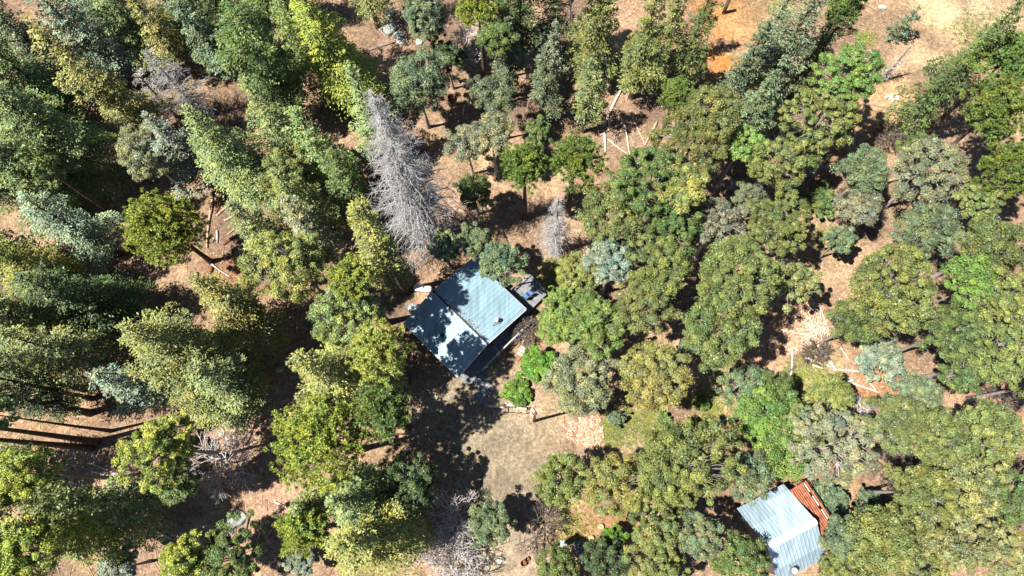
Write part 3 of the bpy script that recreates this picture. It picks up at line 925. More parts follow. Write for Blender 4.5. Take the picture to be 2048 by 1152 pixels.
# bare / dead: kind|base x|base y|top x|top y|width px|label
BARE = """
D|858|478|757|182|165|big grey dead conifer with dense drooping bare branches above the cabin
d|778|318|733|252|22|thin dark dead spar leaning beside the big dead conifer
D|1107|505|1104|392|70|small bleached dead conifer above the cabin deck
D|406|233|300|92|125|grey dead conifer with long bare side branches, upper left
d|355|235|272|132|90|second thinner dead conifer left of the longer grey one
d|1763|162|1832|84|34|thin dark dead pole tree leaning across the road edge
B|700|190|690|145|62|purplish leafless shrub between the firs and the bright green fir tip
B|941|128|937|60|68|leafless grey tree with a thin trunk in the dark hollow near the top
B|470|925|500|890|100|pale leafless shrub on the shaded soil at lower left
B|912|1035|890|985|84|upper leafless grey shrub beside the shaded yard edge
B|905|1092|870|1062|95|middle leafless grey shrub left of the small grey-green oak
B|908|1150|885|1125|110|lowest leafless grey shrub at the bottom edge
X|1700|425|1665|432|80|dark leafless thicket left of the big sparse grey oak
X|1770|285|1790|262|56|dark leafless shrub at the lower end of the road clearing
X|1600|345|1555|355|46|grey leafless brush near the bleached white branches
X|1780|940|1760|900|70|dark leafless tangle between the olive oaks at lower right
X|1690|825|1715|805|52|grey leafless bush below the lime oak near the felled logs
X|1620|712|1632|690|44|grey wispy leafless bush on the felled-log slope
X|530|370|515|345|80|grey leafless tangle under the broad grey-green fir
X|1050|665|1060|650|46|dark leafless shrub at the porch rail of the cabin
X|1100|640|1092|620|34|brown leafless shrub at the corner of the deck
X|1075|1050|1105|1035|80|wispy brown brush along the dirt yard's lower right
X|1985|795|2060|770|60|dark bare-branched tree at the right edge above orange soil
W|1460|380|1468|362|34|bleached white branching snag in the middle of the oak group
W|1510|395|1530|345|44|tall bleached white snag among teal brush
W|1670|505|1685|462|26|white forked stems beside the orange track
s|437|922|433|850|12|slim dark forked snag on the pink soil at lower left
"""

def col_of(c):
    a = np.array(C_[c])*(1+rng.normal(size=3)*.035)*(1.18+.08*rng.normal())
    return a
for line in TREES.strip().splitlines():
    k, cx, cy, w, h, c, tp, label = line.split('|')
    cx, cy, w, h, tp = map(float, (cx, cy, w, h, tp))
    if cx > 1000 and c == 'lime': c = 'pgreen' if k == 'P' else 'limeo'
    if cx > 1500 and c == 'yellow': c = 'tan'
    off = label == '-'
    h *= 1+rng.normal()*.02
    if k == 'F':
        c0 = .12 if h < 12 else (.42 if 'trunk ends at the cabin' in label else .2)
        zc = h*(c0+.38*(1-c0))
    else:
        zc = h*.68
    for _ in range(3):
        P = at(cx, cy, zc); R = w/2/ppm(P)
        if k in 'OS':
            Rv = float(np.clip(h*.33, R*.8, R*1.5)) if cx < 900 else R*.8
            Rv = min(Rv, h*.46); zc = h-Rv*.85
        elif k == 'P':
            Rv = min(R*1.25, h*.42); zc = h-Rv
    P.z = float(gz(P.x, P.y))
    o = empty(NM[k], P, rng.random()*6.28)
    if off:
        side = 'beyond the left edge' if cx < 0 else ('beyond the right edge' if cx > 2048 else 'beyond the top edge')
        label = f"{'fir' if k=='F' else 'oak'} standing just {side} of the photo"
        tag(o, label, 'tree', 'trees just outside the frame')
    else:
        tag(o, label, 'shrub' if k == 'S' else 'tree', GRP[k])
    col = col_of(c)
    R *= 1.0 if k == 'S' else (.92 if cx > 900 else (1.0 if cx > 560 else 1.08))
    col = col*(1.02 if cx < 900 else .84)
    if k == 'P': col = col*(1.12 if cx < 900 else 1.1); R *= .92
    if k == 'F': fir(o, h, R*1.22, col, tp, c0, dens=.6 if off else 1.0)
    elif k == 'P': pine(o, h, R, col, tp)
    elif k == 'O':
        broad(o, h, R, col, tp, Rv=Rv, twig=.9 if c == 'grey' else (.5 if rng.random() < .5 else .3), sparse=.22 if c == 'grey' else .0, leafs=.7 if off else 1.0)
    else:
        broad(o, h, R, col, tp, twig=.2, size=.12, Rv=min(R*.8, h*.5))
for line in BARE.strip().splitlines():
    k, bx, by, tx, ty, w, label = line.split('|')
    bx, by, tx, ty, w = map(float, (bx, by, tx, ty, w))
    if k in 'DdWs':
        b, h = height_from(bx, by, tx, ty)
    else:
        b = at(bx, by); h = 5.0 if k == 'B' else 3.2
        if label.startswith('leafless grey tree'): h = 9
    b.z = float(gz(b.x, b.y))
    R = w/2/19
    o = empty('dead_tree' if k in 'DdWs' else ('bare_shrub' if h < 6 else 'bare_tree'), b, rng.random()*6.28)
    tag(o, label, 'dead tree' if k in 'DdWs' else ('shrub' if h < 6 else 'tree'), GRP['D'] if k in 'Dd' else GRP['B'])
    if k == 'D': deadconifer(o, h, R, dens=2.0 if w > 140 else 1.25, droop=.6)
    elif k == 'd': deadconifer(o, h, R, dens=.7, droop=.2, mat=M_twig)
    elif k in 'Ws': deadconifer(o, min(h, 8), max(R, .5), dens=1.2, droop=-.4, z0=.3, twigs=True, mat=M_dead if k == 'W' else M_darktwig)
    elif k == 'B': baretree(o, h, R, dens=1.4)
    else: baretree(o, h, R, M_darktwig if any(q in label for q in ('dark', 'wispy', 'brown')) else M_twig, dens=1.0 if 'wispy' in label else 1.3)

# long bare trunks leaning out to the left (tall trees whose crowns are at or past the edge)
for i, (bx, by, h, r, label) in enumerate(((184, 896, 24, .38, 'lower of two close dark trunks reaching to the left edge'), (196, 884, 24, .36, 'upper of two close dark trunks reaching to the left edge'),
        (224, 862, 20, .2, 'thin dark trunk just above the close pair of trunks'), (184, 797, 22, .28, 'dark trunk over pink soil near the left edge'), (319, 1002, 19, .27, 'dark trunk running left over the lime crowns at lower left'),
        (245, 438, 17, .42, 'thick dark trunk above the vivid lime pine'))):
    p = G(bx, by)
    o = empty('tall_pine_tree', p)
    tag(o, label, 'tree', 'tall bare-trunked trees at the left')
    trunk_obj(o, h, r, .15)
    n1 = 26; D = lumpy_dirs(n1, -.6)
    C = D*np.array([1.7, 1.7, 3.2])*rng.uniform(.5, 1, (n1, 1))+np.array([0, 0, h-3])
    V = clump_leaves(C, rng.uniform(.4, .8, n1), 60, .17, .4)
    leaves_obj(V, rng.random(len(V))*.5, rng.random(len(V)), o, col_of('green'), .1)

# ------------------------------------------------------------------ cabins
def frame_of(e1, e2, f1, f2, z):
    """e1-e2 one eave, f1-f2 the other (pixels) -> centre, ridge dir u, across dir v, half sizes"""
    E1, E2, F1, F2 = [at(*p, z) for p in (e1, e2, f1, f2)]
    u = ((E2-E1).normalized()+(F2-F1).normalized()).normalized()
    c = (E1+E2+F1+F2)/4
    v = Vector((-u.y, u.x, 0))
    if (F1-E1).dot(v) < 0: v = -v
    hu = ((E2-E1).dot(u)+(F2-F1).dot(u))/4
    hv = ((F1-E1).dot(v)+(F2-E2).dot(v))/4
    c.z = 0
    return c, u, v, hu, hv

def roof_plane(parent, A, B, C, D, mat, panel, pitch=.46, amp=.035, name='roof_panel'):
    """A-B eave, D-C ridge, corrugated along A->B"""
    A, B, C, D = map(Vector, (A, B, C, D))
    nrm = (B-A).cross(D-A).normalized()
    if nrm.z < 0: nrm = -nrm
    L = (B-A).length; n = int(L/pitch)
    prof = [(0, 0), (.16, 1), (.26, 1), (.42, 0)]
    S = []
    for i in range(n):
        for a, hgt in prof: S.append(((i+a)/n, hgt*amp))
    S.append((1, 0))
    V = []; F = []; pv = []
    rows = 6
    for j in range(rows+1):
        for s, hgt in S:
            q = A.lerp(B, s).lerp(D.lerp(C, s), j/rows)+nrm*hgt
            V.append(q)
    m = len(S)
    for j in range(rows):
        for i in range(m-1):
            F.append((j*m+i, j*m+i+1, (j+1)*m+i+1, (j+1)*m+i))
            pv.append(panel(S[i][0], (j+.5)/rows))
    # underside + rim
    o = len(V)
    for q in (A, B, C, D): V.append(q-nrm*.05)
    F.append((o, o+3, o+2, o+1)); pv.append(.4)
    for a, b, p0, p1 in ((0, 1, 0, m-1),):
        F.append((0, o, o+1, m-1)); pv.append(.5)
    F.append((rows*m, m*0, o, o+3)[::-1]); pv.append(.5)
    F.append((m-1, o+1, o+2, rows*m+m-1)); pv.append(.5)
    F.append((rows*m+m-1, o+2, o+3, rows*m)); pv.append(.5)
    return mesh_np(name, np.array([tuple(q) for q in V]), F, mat, parent, attrs={'panel': ('FACE', 'FLOAT', pv)})

def prism_house(parent, c, u, v, hu, hv, ze, zr, off, wall_in, mat):
    """walls with gable ends; off = ridge offset along v as fraction of hv"""
    a = hu-wall_in; b = hv-wall_in*1.2
    P = lambda s, t, z: c+u*s+v*t+Vector((0, 0, z))
    mb = MB()
    sl1 = (zr-ze)/(hv*(1+off)); sl2 = (zr-ze)/(hv*(1-off))
    def zt(t): return (zr-(hv*off-t)*sl1 if t < hv*off else zr-(t-hv*off)*sl2)-.12
    pts = [(-b, zt(-b)), (hv*off, zt(hv*off)), (b, zt(b))]
    V = [P(-a, -b, -.5), P(-a, b, -.5), P(a, b, -.5), P(a, -b, -.5)]
    V += [P(-a, t, z) for t, z in pts]+[P(a, t, z) for t, z in pts]
    mb.add(V, [(0, 4, 5, 6, 1), (3, 2, 9, 8, 7), (0, 3, 7, 4), (1, 6, 9, 2), (4, 7, 8, 5), (5, 8, 9, 6)])
    return mb.build('wall', mat, parent)

def window(parent, c, u, nrm, z, w, h):
    q = c+Vector((0, 0, z))
    mb = MB()
    rz = math.atan2(u.y, u.x)
    for s in (-1, 1):
        mb.box(q+u*s*w/2+nrm*.03, (.07, .08, h+.07), rz)
        mb.box(q+Vector((0, 0, s*h/2))+nrm*.032, (w-.07, .08, .07), rz)
    f = mb.build('window', M_offwhite, parent)
    MB().box(q+nrm*.015, (w-.06, .03, h-.06), rz).build('pane', M_glass, f)

cab = empty('cabin')
c, u, v, hu, hv = frame_of((808, 642), (911, 752), (945, 522), (1057, 621), 2.9)
tag(cab, 'cabin with blue-grey corrugated metal gable roof half shaded by trees', 'cabin')
ZE, ZR, OFF = 2.9, 4.4, -.13
P = lambda s, t, z: c+u*s+v*t+Vector((0, 0, z))
rr = OFF*hv
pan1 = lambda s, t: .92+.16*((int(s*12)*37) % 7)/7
roof_plane(cab, P(-hu, -hv, ZE), P(hu, -hv, ZE), P(hu, rr-.02, ZR), P(-hu, rr-.02, ZR), M_roof, lambda s, t: .9*pan1(s, t), name='roof')  # sun-facing plane: colour darkened to offset its bright reflection
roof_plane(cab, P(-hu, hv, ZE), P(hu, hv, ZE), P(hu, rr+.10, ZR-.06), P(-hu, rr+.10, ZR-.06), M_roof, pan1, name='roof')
# ridge cap, coloured black for the shadow line at the step between the planes
MB().beam(P(-hu-.03, rr+.05, ZR+.05), P(hu+.03, rr+.05, ZR+.05), .16, .06).build('ridge_cap', M_black, cab)
fb = MB()
for s in (-1, 1):
    MB().beam(P(s*(hu+.03), -hv, ZE-.06), P(s*(hu+.03), rr-.05, ZR-.07), .05, .16).build('fascia', M_offwhite, cab)
    MB().beam(P(s*(hu+.03), hv, ZE-.06), P(s*(hu+.03), rr+.15, ZR-.13), .05, .16).build('fascia', M_offwhite, cab)
for t in (-hv-.07, hv+.07):
    MB().beam(P(-hu, t, ZE-.03), P(hu, t, ZE-.03), .12, .1).build('gutter', M_metal, cab)
prism_house(cab, c, u, v, hu, hv, ZE, ZR, OFF, .55, M_wall)
for s in (-2.2, 1.2, 3.0): window(cab, c+v*(hv-.66)+u*s, u, v, 1.6, 1.0, .9)
for t in (-2.0, 2.6): window(cab, c+u*(hu-.55)+v*t, v, u, 1.6, 1.1, .9)
dr = MB().box(c+u*(hu-.54)+v*.6+Vector((0, 0, 1.1)), (.92, .06, 2.05), math.atan2(v.y, v.x)).build('door', M_redwood, cab)
MB().box(c+u*(hu-.49)+v*.25+Vector((0, 0, 1.05)), (.1, .06, .05), math.atan2(v.y, v.x)).build('handle', M_metal, dr)
# roof vents with triangular flashing
def roof_z(t): return ZR-(t-rr)/(hv-rr)*(ZR-ZE) if t > rr else ZR-(rr-t)/(hv+rr)*(ZR-ZE)
def local_uv(px, py, z): q = at(px, py, z)-c; return q.dot(u), q.dot(v)
s0, t0 = local_uv(994, 643, 3.5)
z0 = roof_z(t0)
vp = MB().lathe([(.11, -.2), (.11, .55), (.12, .56)], P(s0, t0, z0), 14).build('chimney', M_metal, cab, smooth=True)
MB().lathe([(.13, 0), (.25, .03), (.25, .12), (.17, .26), (.04, .3)], P(s0, t0, z0+.56), 16).build('chimney_cap', M_white, vp, smooth=True)
def flashing(s, t, mat, size=.6):
    z = roof_z(t); dn = 1 if t > rr else -1
    a, b, d = P(s, t-dn*size*1.0, roof_z(t-dn*size)), P(s-size*.5, t+dn*size*.35, roof_z(t+dn*size*.35)), P(s+size*.5, t+dn*size*.35, roof_z(t+dn*size*.35))
    up = Vector((0, 0, .05)); up2 = Vector((0, 0, .16))
    MB().add([a+up, b+up, d+up, a+up2, b+up2, d+up2], [(0, 2, 1), (3, 4, 5), (0, 1, 4, 3), (1, 2, 5, 4), (2, 0, 3, 5)]).build('flashing', mat, cab)
flashing(s0+.12, t0-.1, M_metal, .7)
s1, t1 = local_uv(885, 671, 3.5)
flashing(s1, t1, M_black, .55)
MB().lathe([(.05, -.1), (.05, .45), (.09, .46), (.09, .52)], P(s1, t1, roof_z(t1)), 10).build('vent_pipe', M_black, cab)
s2, t2 = local_uv(901, 735, 3.1)
MB().lathe([(.04, -.1), (.04, .35), (.07, .36), (.07, .42)], P(s2, t2, roof_z(t2)), 10).build('vent_pipe', M_black, cab)

# dry needles and leaves lying on the cabin roof
n = 150
ss = rng.uniform(-hu+.1, hu-.1, n); tt = np.where(rng.random(n) < .8, rr+rng.exponential(.25, n)+.15, rng.uniform(-hv+.1, hv-.1, n))
tt = np.clip(tt, -hv+.05, hv-.05)
QQ = np.array([tuple(P(a_, b_, roof_z(b_)+.05)) for a_, b_ in zip(ss, tt)])
th = rng.random(n)*6.28; sz = .03+.05*rng.random(n)
U_ = np.stack([np.cos(th), np.sin(th), th*0], 1)*sz[:, None]; V_ = np.stack([-np.sin(th), np.cos(th), th*0], 1)*(sz*.5)[:, None]
o = mesh_np('roof_litter', np.stack([QQ-U_-V_, QQ+U_-V_, QQ+U_+V_, QQ-U_+V_], 1).reshape(-1, 3), np.arange(4*n).reshape(-1, 4), M_litter, attrs={'v': ('FACE', 'FLOAT', rng.random(n)*.6)})
tag(o, 'dry needles and leaves lying on the blue-grey cabin roof', 'leaf litter', kind='stuff')

# porch along the lower right gable end
por = empty('porch'); tag(por, 'narrow shaded porch with a grey railing along the cabin end', 'porch')
W0 = hu-.55; W1 = hu+1.05
mb = MB()
nb = 12
for i in range(nb):
    s = W0+.08+(W1-W0)*(i+.5)/nb
    mb.beam(P(s, -hv+.2, .55), P(s, hv-.1, .55), (W1-W0)/nb-.015, .05)
mb.build('floor_boards', M_deck, por)
mb = MB()
for i in range(9):
    t = -hv+.3+(2*hv-.5)*i/8
    mb.beam(P(W1, t, -.3), P(W1, t, 1.55), .1)
mb.build('posts', M_deck, por)
mb = MB().beam(P(W1, -hv+2.4, 1.58), P(W1, -.1, 1.58), .16, .05).beam(P(W1, .25, 1.6), P(W1, hv-.15, 1.6), .16, .05)
mb.beam(P(W1, -.05, 1.57), P(W1-.8, -.05, 1.57), .16, .05)
mb.build('top_rail', M_offgrey if False else simple('weathered_rail', (.36, .34, .32), .85, var=.25), por)
mb = MB()
for i in range(44):
    t = -hv+2.4+(2*hv-2.6)*i/43
    mb.beam(P(W1, t, .62), P(W1, t, 1.55), .035)
mb.build('balusters', M_deck, por)

# walkway steps down to the yard
for qi, (quad, zz, nbd, label) in enumerate(((((940, 756), (957, 741), (988, 774), (971, 791)), .35, 9, 'upper grey plank flight of steps below the porch'),
                           (((947, 789), (960, 776), (977, 797), (964, 809)), .16, 5, 'lower grey plank platform turning toward the yard'))):
    Q = [at(*p, zz) for p in quad]
    mb = MB(); mj = MB()
    for i in range(nbd):
        f = (i+.5)/nbd
        a = Q[0].lerp(Q[3], f); b = Q[1].lerp(Q[2], f)
        drop = -.18*f if qi == 0 else 0
        wd = (Q[3]-Q[0]).length/nbd-.03
        mb.beam(a+Vector((0, 0, drop)), b+Vector((0, 0, drop)), wd, .05)
    for e in ((0, 3), (1, 2)):
        mj.beam(Q[e[0]]+Vector((0, 0, -.14)), Q[e[1]]+Vector((0, 0, -.14-(.18 if qi == 0 else 0))), .08, .18)
    o = empty('plank_walkway', (0, 0, 0)); tag(o, label, 'walkway', 'plank walkway pieces')
    mb.build('boards', M_deck, o, bevel=.006); mj.build('joists', M_wall, o)

# deck with two blue chairs
dk = empty('deck'); tag(dk, 'weathered grey plank deck at the cabin corner holding two blue chairs', 'deck')
D0 = [at(*p, .7) for p in ((1018, 586), (1074, 558), (1099, 583), (1058, 618))]
e1 = (u).copy(); e2 = v.copy()
dc0 = P(0, hv, 0)
def uvp(px, py, z): q = at(px, py, z)-c; return q.dot(u), q.dot(v)
us, vs = zip(*[uvp(*p, .7) for p in ((1018, 586), (1076, 560), (1099, 583), (1058, 618))])
u0, u1 = sorted(us)[1]-.2, max(us)
v0, v1 = hv-.6, max(vs)-.1
u0 = u1-3.1
mb = MB()
nb = 26
for i in range(nb):
    s = u0+(u1-u0)*(i+.5)/nb
    mb.beam(P(s, v0, .7), P(s, v1, .7), (u1-u0)/nb-.012, .04)
mb.build('boards', M_deck2 if False else simple('grey_boards', (.19, .195, .21), .85, var=.35, scale=2.5), dk)
mb = MB()
for t in (v0+.1, (v0+v1)/2, v1-.1): mb.beam(P(u0+.02, t, .59), P(u1-.02, t, .59), .08, .16)
for s in (u0+.1, u1-.1):
    for t in (v0+.3, v1-.15): mb.beam(P(s, t, -.3), P(s, t, .5), .1)
mb.build('frame', M_wall, dk)
mb = MB()
for i in range(5):
    t = v0+1.0+(v1-v0-1.05)*i/4
    mb.beam(P(u0+.02, t, .73), P(u0+.02, t, 1.65), .08)
mb.beam(P(u0+.02, v0+.9, 1.68), P(u0+.02, v1, 1.68), .12, .05)
mb.build('railing', simple('weathered_rail_dark', (.16, .15, .15), .85), dk)
def chair(px, py, label):
    q = at(px, py, .72); q.z = .722
    o = empty('patio_chair', q, math.atan2(u.y, u.x)+math.pi*.98)
    tag(o, label, 'chair', 'blue chairs on the deck')
    MB().box((0, 0, .4), (.6, .56, .07), taper=.97).build('seat', M_blue, o, bevel=.015)
    MB().box((-.33, 0, .72), (.07, .56, .62), M=Matrix.Rotation(-.28, 3, 'Y')).build('backrest', M_blue, o, bevel=.015)
    for sx in (-.25, .25):
        for sy in (-.25, .25): MB().beam((sx, sy, 0), (sx*.95, sy*.98, .37), .04).build('leg', M_black, o)
    for sy in (-.31, .31):
        MB().beam((-.27, sy, .6), (.27, sy, .6), .06, .035).beam((.25, sy, .02), (.25, sy, .6), .035).build('armrest', M_black, o)
chair(1051, 595, 'blue chair on the deck, nearer the cabin roof edge')
chair(1060.5, 588, 'blue chair on the deck, nearer the overhanging oak')

# propane tank
p1, p2 = G(829, 578), G(866, 582)
pc = (p1+p2)/2; pl = (p2-p1).length
tk = empty('propane_tank', pc, math.atan2((p2-p1).y, (p2-p1).x)); tag(tk, 'white horizontal propane tank at the upper left cabin corner', 'tank')
prof = [(.03, -pl/2), (.2, -pl/2+.04), (.33, -pl/2+.14), (.4, -pl/2+.32), (.4, pl/2-.32), (.33, pl/2-.14), (.2, pl/2-.04), (.03, pl/2)]
MB().lathe(prof, (0, 0, .62), 24, M=Matrix.Rotation(math.pi/2, 3, 'Y')).build('body', M_white, tk, smooth=True)
MB().lathe([(.15, .98), (.17, 1.05), (.15, 1.15), (.05, 1.18)], (0, 0, 0), 16).build('valve_cover', M_metal, tk, smooth=True)
for s in (-1, 1): MB().box((s*pl*.28, 0, .16), (.14, .6, .4)).build('foot', M_stone, tk)
MB().tube([(.15, 0, 1.1), (.6, -.02, 1.16), (pl/2-.1, -.1, 1.0), (pl/2+.3, -.2, .3)], [.015]*4, 6).build('gas_line', M_rust, tk)
# rounded grey water drum tucked under the eave
M_drum = simple('drum_grey', (.22, .27, .30), .6)
q = G(829, 621)
dm = empty('water_drum', q); tag(dm, 'pale grey round drum half hidden under the cabin eave', 'drum')
MB().lathe([(.55, 0), (.62, .1), (.62, 1.0), (.56, 1.12), (.3, 1.2)], (0, 0, 0), 24).build('body', M_drum, dm, smooth=True)
MB().lathe([(.2, 1.19), (.2, 1.26), (.17, 1.28)], (0, 0, 0), 16).build('lid', M_black, dm)

# far cabin
fc = empty('far_cabin'); tag(fc, 'cabin with pale blue metal roof at the bottom edge, lower right', 'cabin')
cab_c = (c, u, v, hu, hv)
ZE2, ZR2 = 3.0, 6.0
c, u, v, hu, hv = frame_of((1467, 1021), (1562, 970), (1563, 1162), (1657, 1112), ZE2)
P = lambda s, t, z: c+u*s+v*t+Vector((0, 0, z))
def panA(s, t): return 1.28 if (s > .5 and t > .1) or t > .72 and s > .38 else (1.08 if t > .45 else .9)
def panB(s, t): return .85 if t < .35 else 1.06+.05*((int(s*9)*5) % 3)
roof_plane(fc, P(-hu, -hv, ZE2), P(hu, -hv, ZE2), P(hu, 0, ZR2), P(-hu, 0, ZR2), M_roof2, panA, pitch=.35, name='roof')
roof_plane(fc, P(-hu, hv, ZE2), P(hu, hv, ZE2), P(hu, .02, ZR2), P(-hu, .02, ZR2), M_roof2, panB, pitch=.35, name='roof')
MB().add([P(-hu-.02, -.3, ZR2-.14), P(hu+.02, -.3, ZR2-.14), P(hu+.02, 0, ZR2+.06), P(-hu-.02, 0, ZR2+.06), P(hu+.02, .3, ZR2-.14), P(-hu-.02, .3, ZR2-.14)],
         [(0, 1, 2, 3), (3, 2, 4, 5)]).build('ridge_cap', M_white, fc)
prism_house(fc, c, u, v, hu, hv, ZE2, ZR2, 0, .4, M_wall)
window(fc, c+u*(hu-.4)-v*1.5, v, u, 3.2, 1.1, 1.0); window(fc, c+u*(hu-.4)+v*1.5, v, u, 3.2, 1.1, 1.0)
window(fc, c-v*(hv-.48), u, -v, 1.7, 1.2, 1.0); window(fc, c+v*(hv-.48), u, v, 1.7, 1.2, 1.0)
MB().box(c+u*(hu-.38)+Vector((0, 0, 3.2)), (.95, .06, 2.0), math.atan2(v.y, v.x)).build('door', M_redwood, fc)
s3, t3 = (at(1585, 1140, 3.9)-c).dot(u), (at(1585, 1140, 3.9)-c).dot(v)
zz = ZR2-(t3/hv)*(ZR2-ZE2)
ch = MB().lathe([(.12, -.3), (.12, .9), (.13, .91)], P(s3, t3, zz), 14).build('chimney', M_metal, fc, smooth=True)
MB().lathe([(.14, 0), (.28, .04), (.28, .16), (.18, .3), (.04, .34)], P(s3, t3, zz+.9), 16).build('chimney_cap', M_white, ch, smooth=True)
MB().add([P(s3-.35, t3+.3, zz-.1), P(s3+.35, t3+.3, zz-.1), P(s3, t3-.5, zz+.42), P(s3-.3, t3+.28, zz+.06), P(s3+.3, t3+.28, zz+.06), P(s3, t3-.42, zz+.46)],
         [(0, 1, 4, 3), (1, 2, 5, 4), (2, 0, 3, 5), (3, 4, 5)]).build('flashing', M_metal, fc)
# red slatted porch roof on its right side
rd = empty('porch_roof'); tag(rd, 'rust-red slatted porch roof along the right end of the far cabin', 'porch roof')
ZD = 4.1
A0, A1 = at(1606, 964, ZD), at(1664, 1052, ZD)
ax = (A1-A0).normalized(); nx = Vector((ax.y, -ax.x, 0))
if nx.dot(c-A0) < 0: nx = -nx
depth = (c+u*(hu+.06)-A0).dot(nx)
A1 = A1+ax*.35
nbd = int(depth/.21)
mb = MB()
for i in range(nbd):
    o_ = nx*(.1+(depth-.1)*(i+.5)/nbd)
    mb.beam(A0+o_+Vector((0, 0, .02*(i % 3))), A1+o_+ax*.8+Vector((0, 0, .02*(i % 3))), .15, .05)
mb.build('slats', M_redwood, rd)
mb = MB()
for i in range(6):
    q = A0.lerp(A1, (i+.1)/5.2)
    mb.beam((q.x, q.y, -.4), (q.x, q.y, ZD-.1), .1)
    q2 = q+nx*(depth-.1)
    mb.beam(q+Vector((0, 0, -.12)), q2+Vector((0, 0, -.12)), .06, .16)
mb.build('frame', M_redwood, rd)
MB().beam(A0-nx*.22+Vector((0, 0, .05)), A1-nx*.22+Vector((0, 0, .05)), .16, .1).build('gutter', M_redwood, rd)
mb = MB()
for a, b in ((0.02, .2), (.3, .5), (.58, .78), (.82, .97)):
    mb.beam(A0.lerp(A1, a)+Vector((0, 0, .06)), A0.lerp(A1, b)+Vector((0, 0, .06)), .1, .04)
mb.build('white_strip', M_offwhite, rd)

# ------------------------------------------------------------------ yard things
def log(px1, py1, px2, py2, r, label, mat=None, z=None, r2=None, stubs=0, name='fallen_log', bendy=.02):
    a, b = G(px1, py1), G(px2, py2)
    a.z += r*.8; b.z += (r2 or r*.6)*.8+(z or 0)
    L = (b-a).length; n = 6
    side = Vector((-(b-a).y, (b-a).x, 0)).normalized()
    ph = rng.random()*6
    path = [a.lerp(b, i/n)+side*math.sin(i*1.1+ph)*bendy*L*.4 for i in range(n+1)]
    for i, p in enumerate(path):
        gg = float(gz(p.x, p.y)); p.z = max(p.z, gg+r*.6)
    rad = [r+((r2 or r*.6)-r)*i/n for i in range(n+1)]
    rad = [x*(1+.12*rng.normal()) for x in rad]
    mb = MB().tube(path, rad, 9)
    for k in range(stubs):
        i = rng.integers(1, n); p = path[i]
        d = (side*rng.choice([-1, 1])+(b-a).normalized()*.5+Vector((0, 0, .4*rng.random()))).normalized()
        mb.tube([p, p+d*(.3+.6*rng.random())], [.03, .01], 5)
    o0 = path[0].copy()
    mb.v = [(x-o0.x, y-o0.y, zz-o0.z) for x, y, zz in mb.v]
    o = mb.build(name, mat or M_log, smooth=True, loc=o0)
    return tag(o, label, 'log', 'fallen logs and branches')
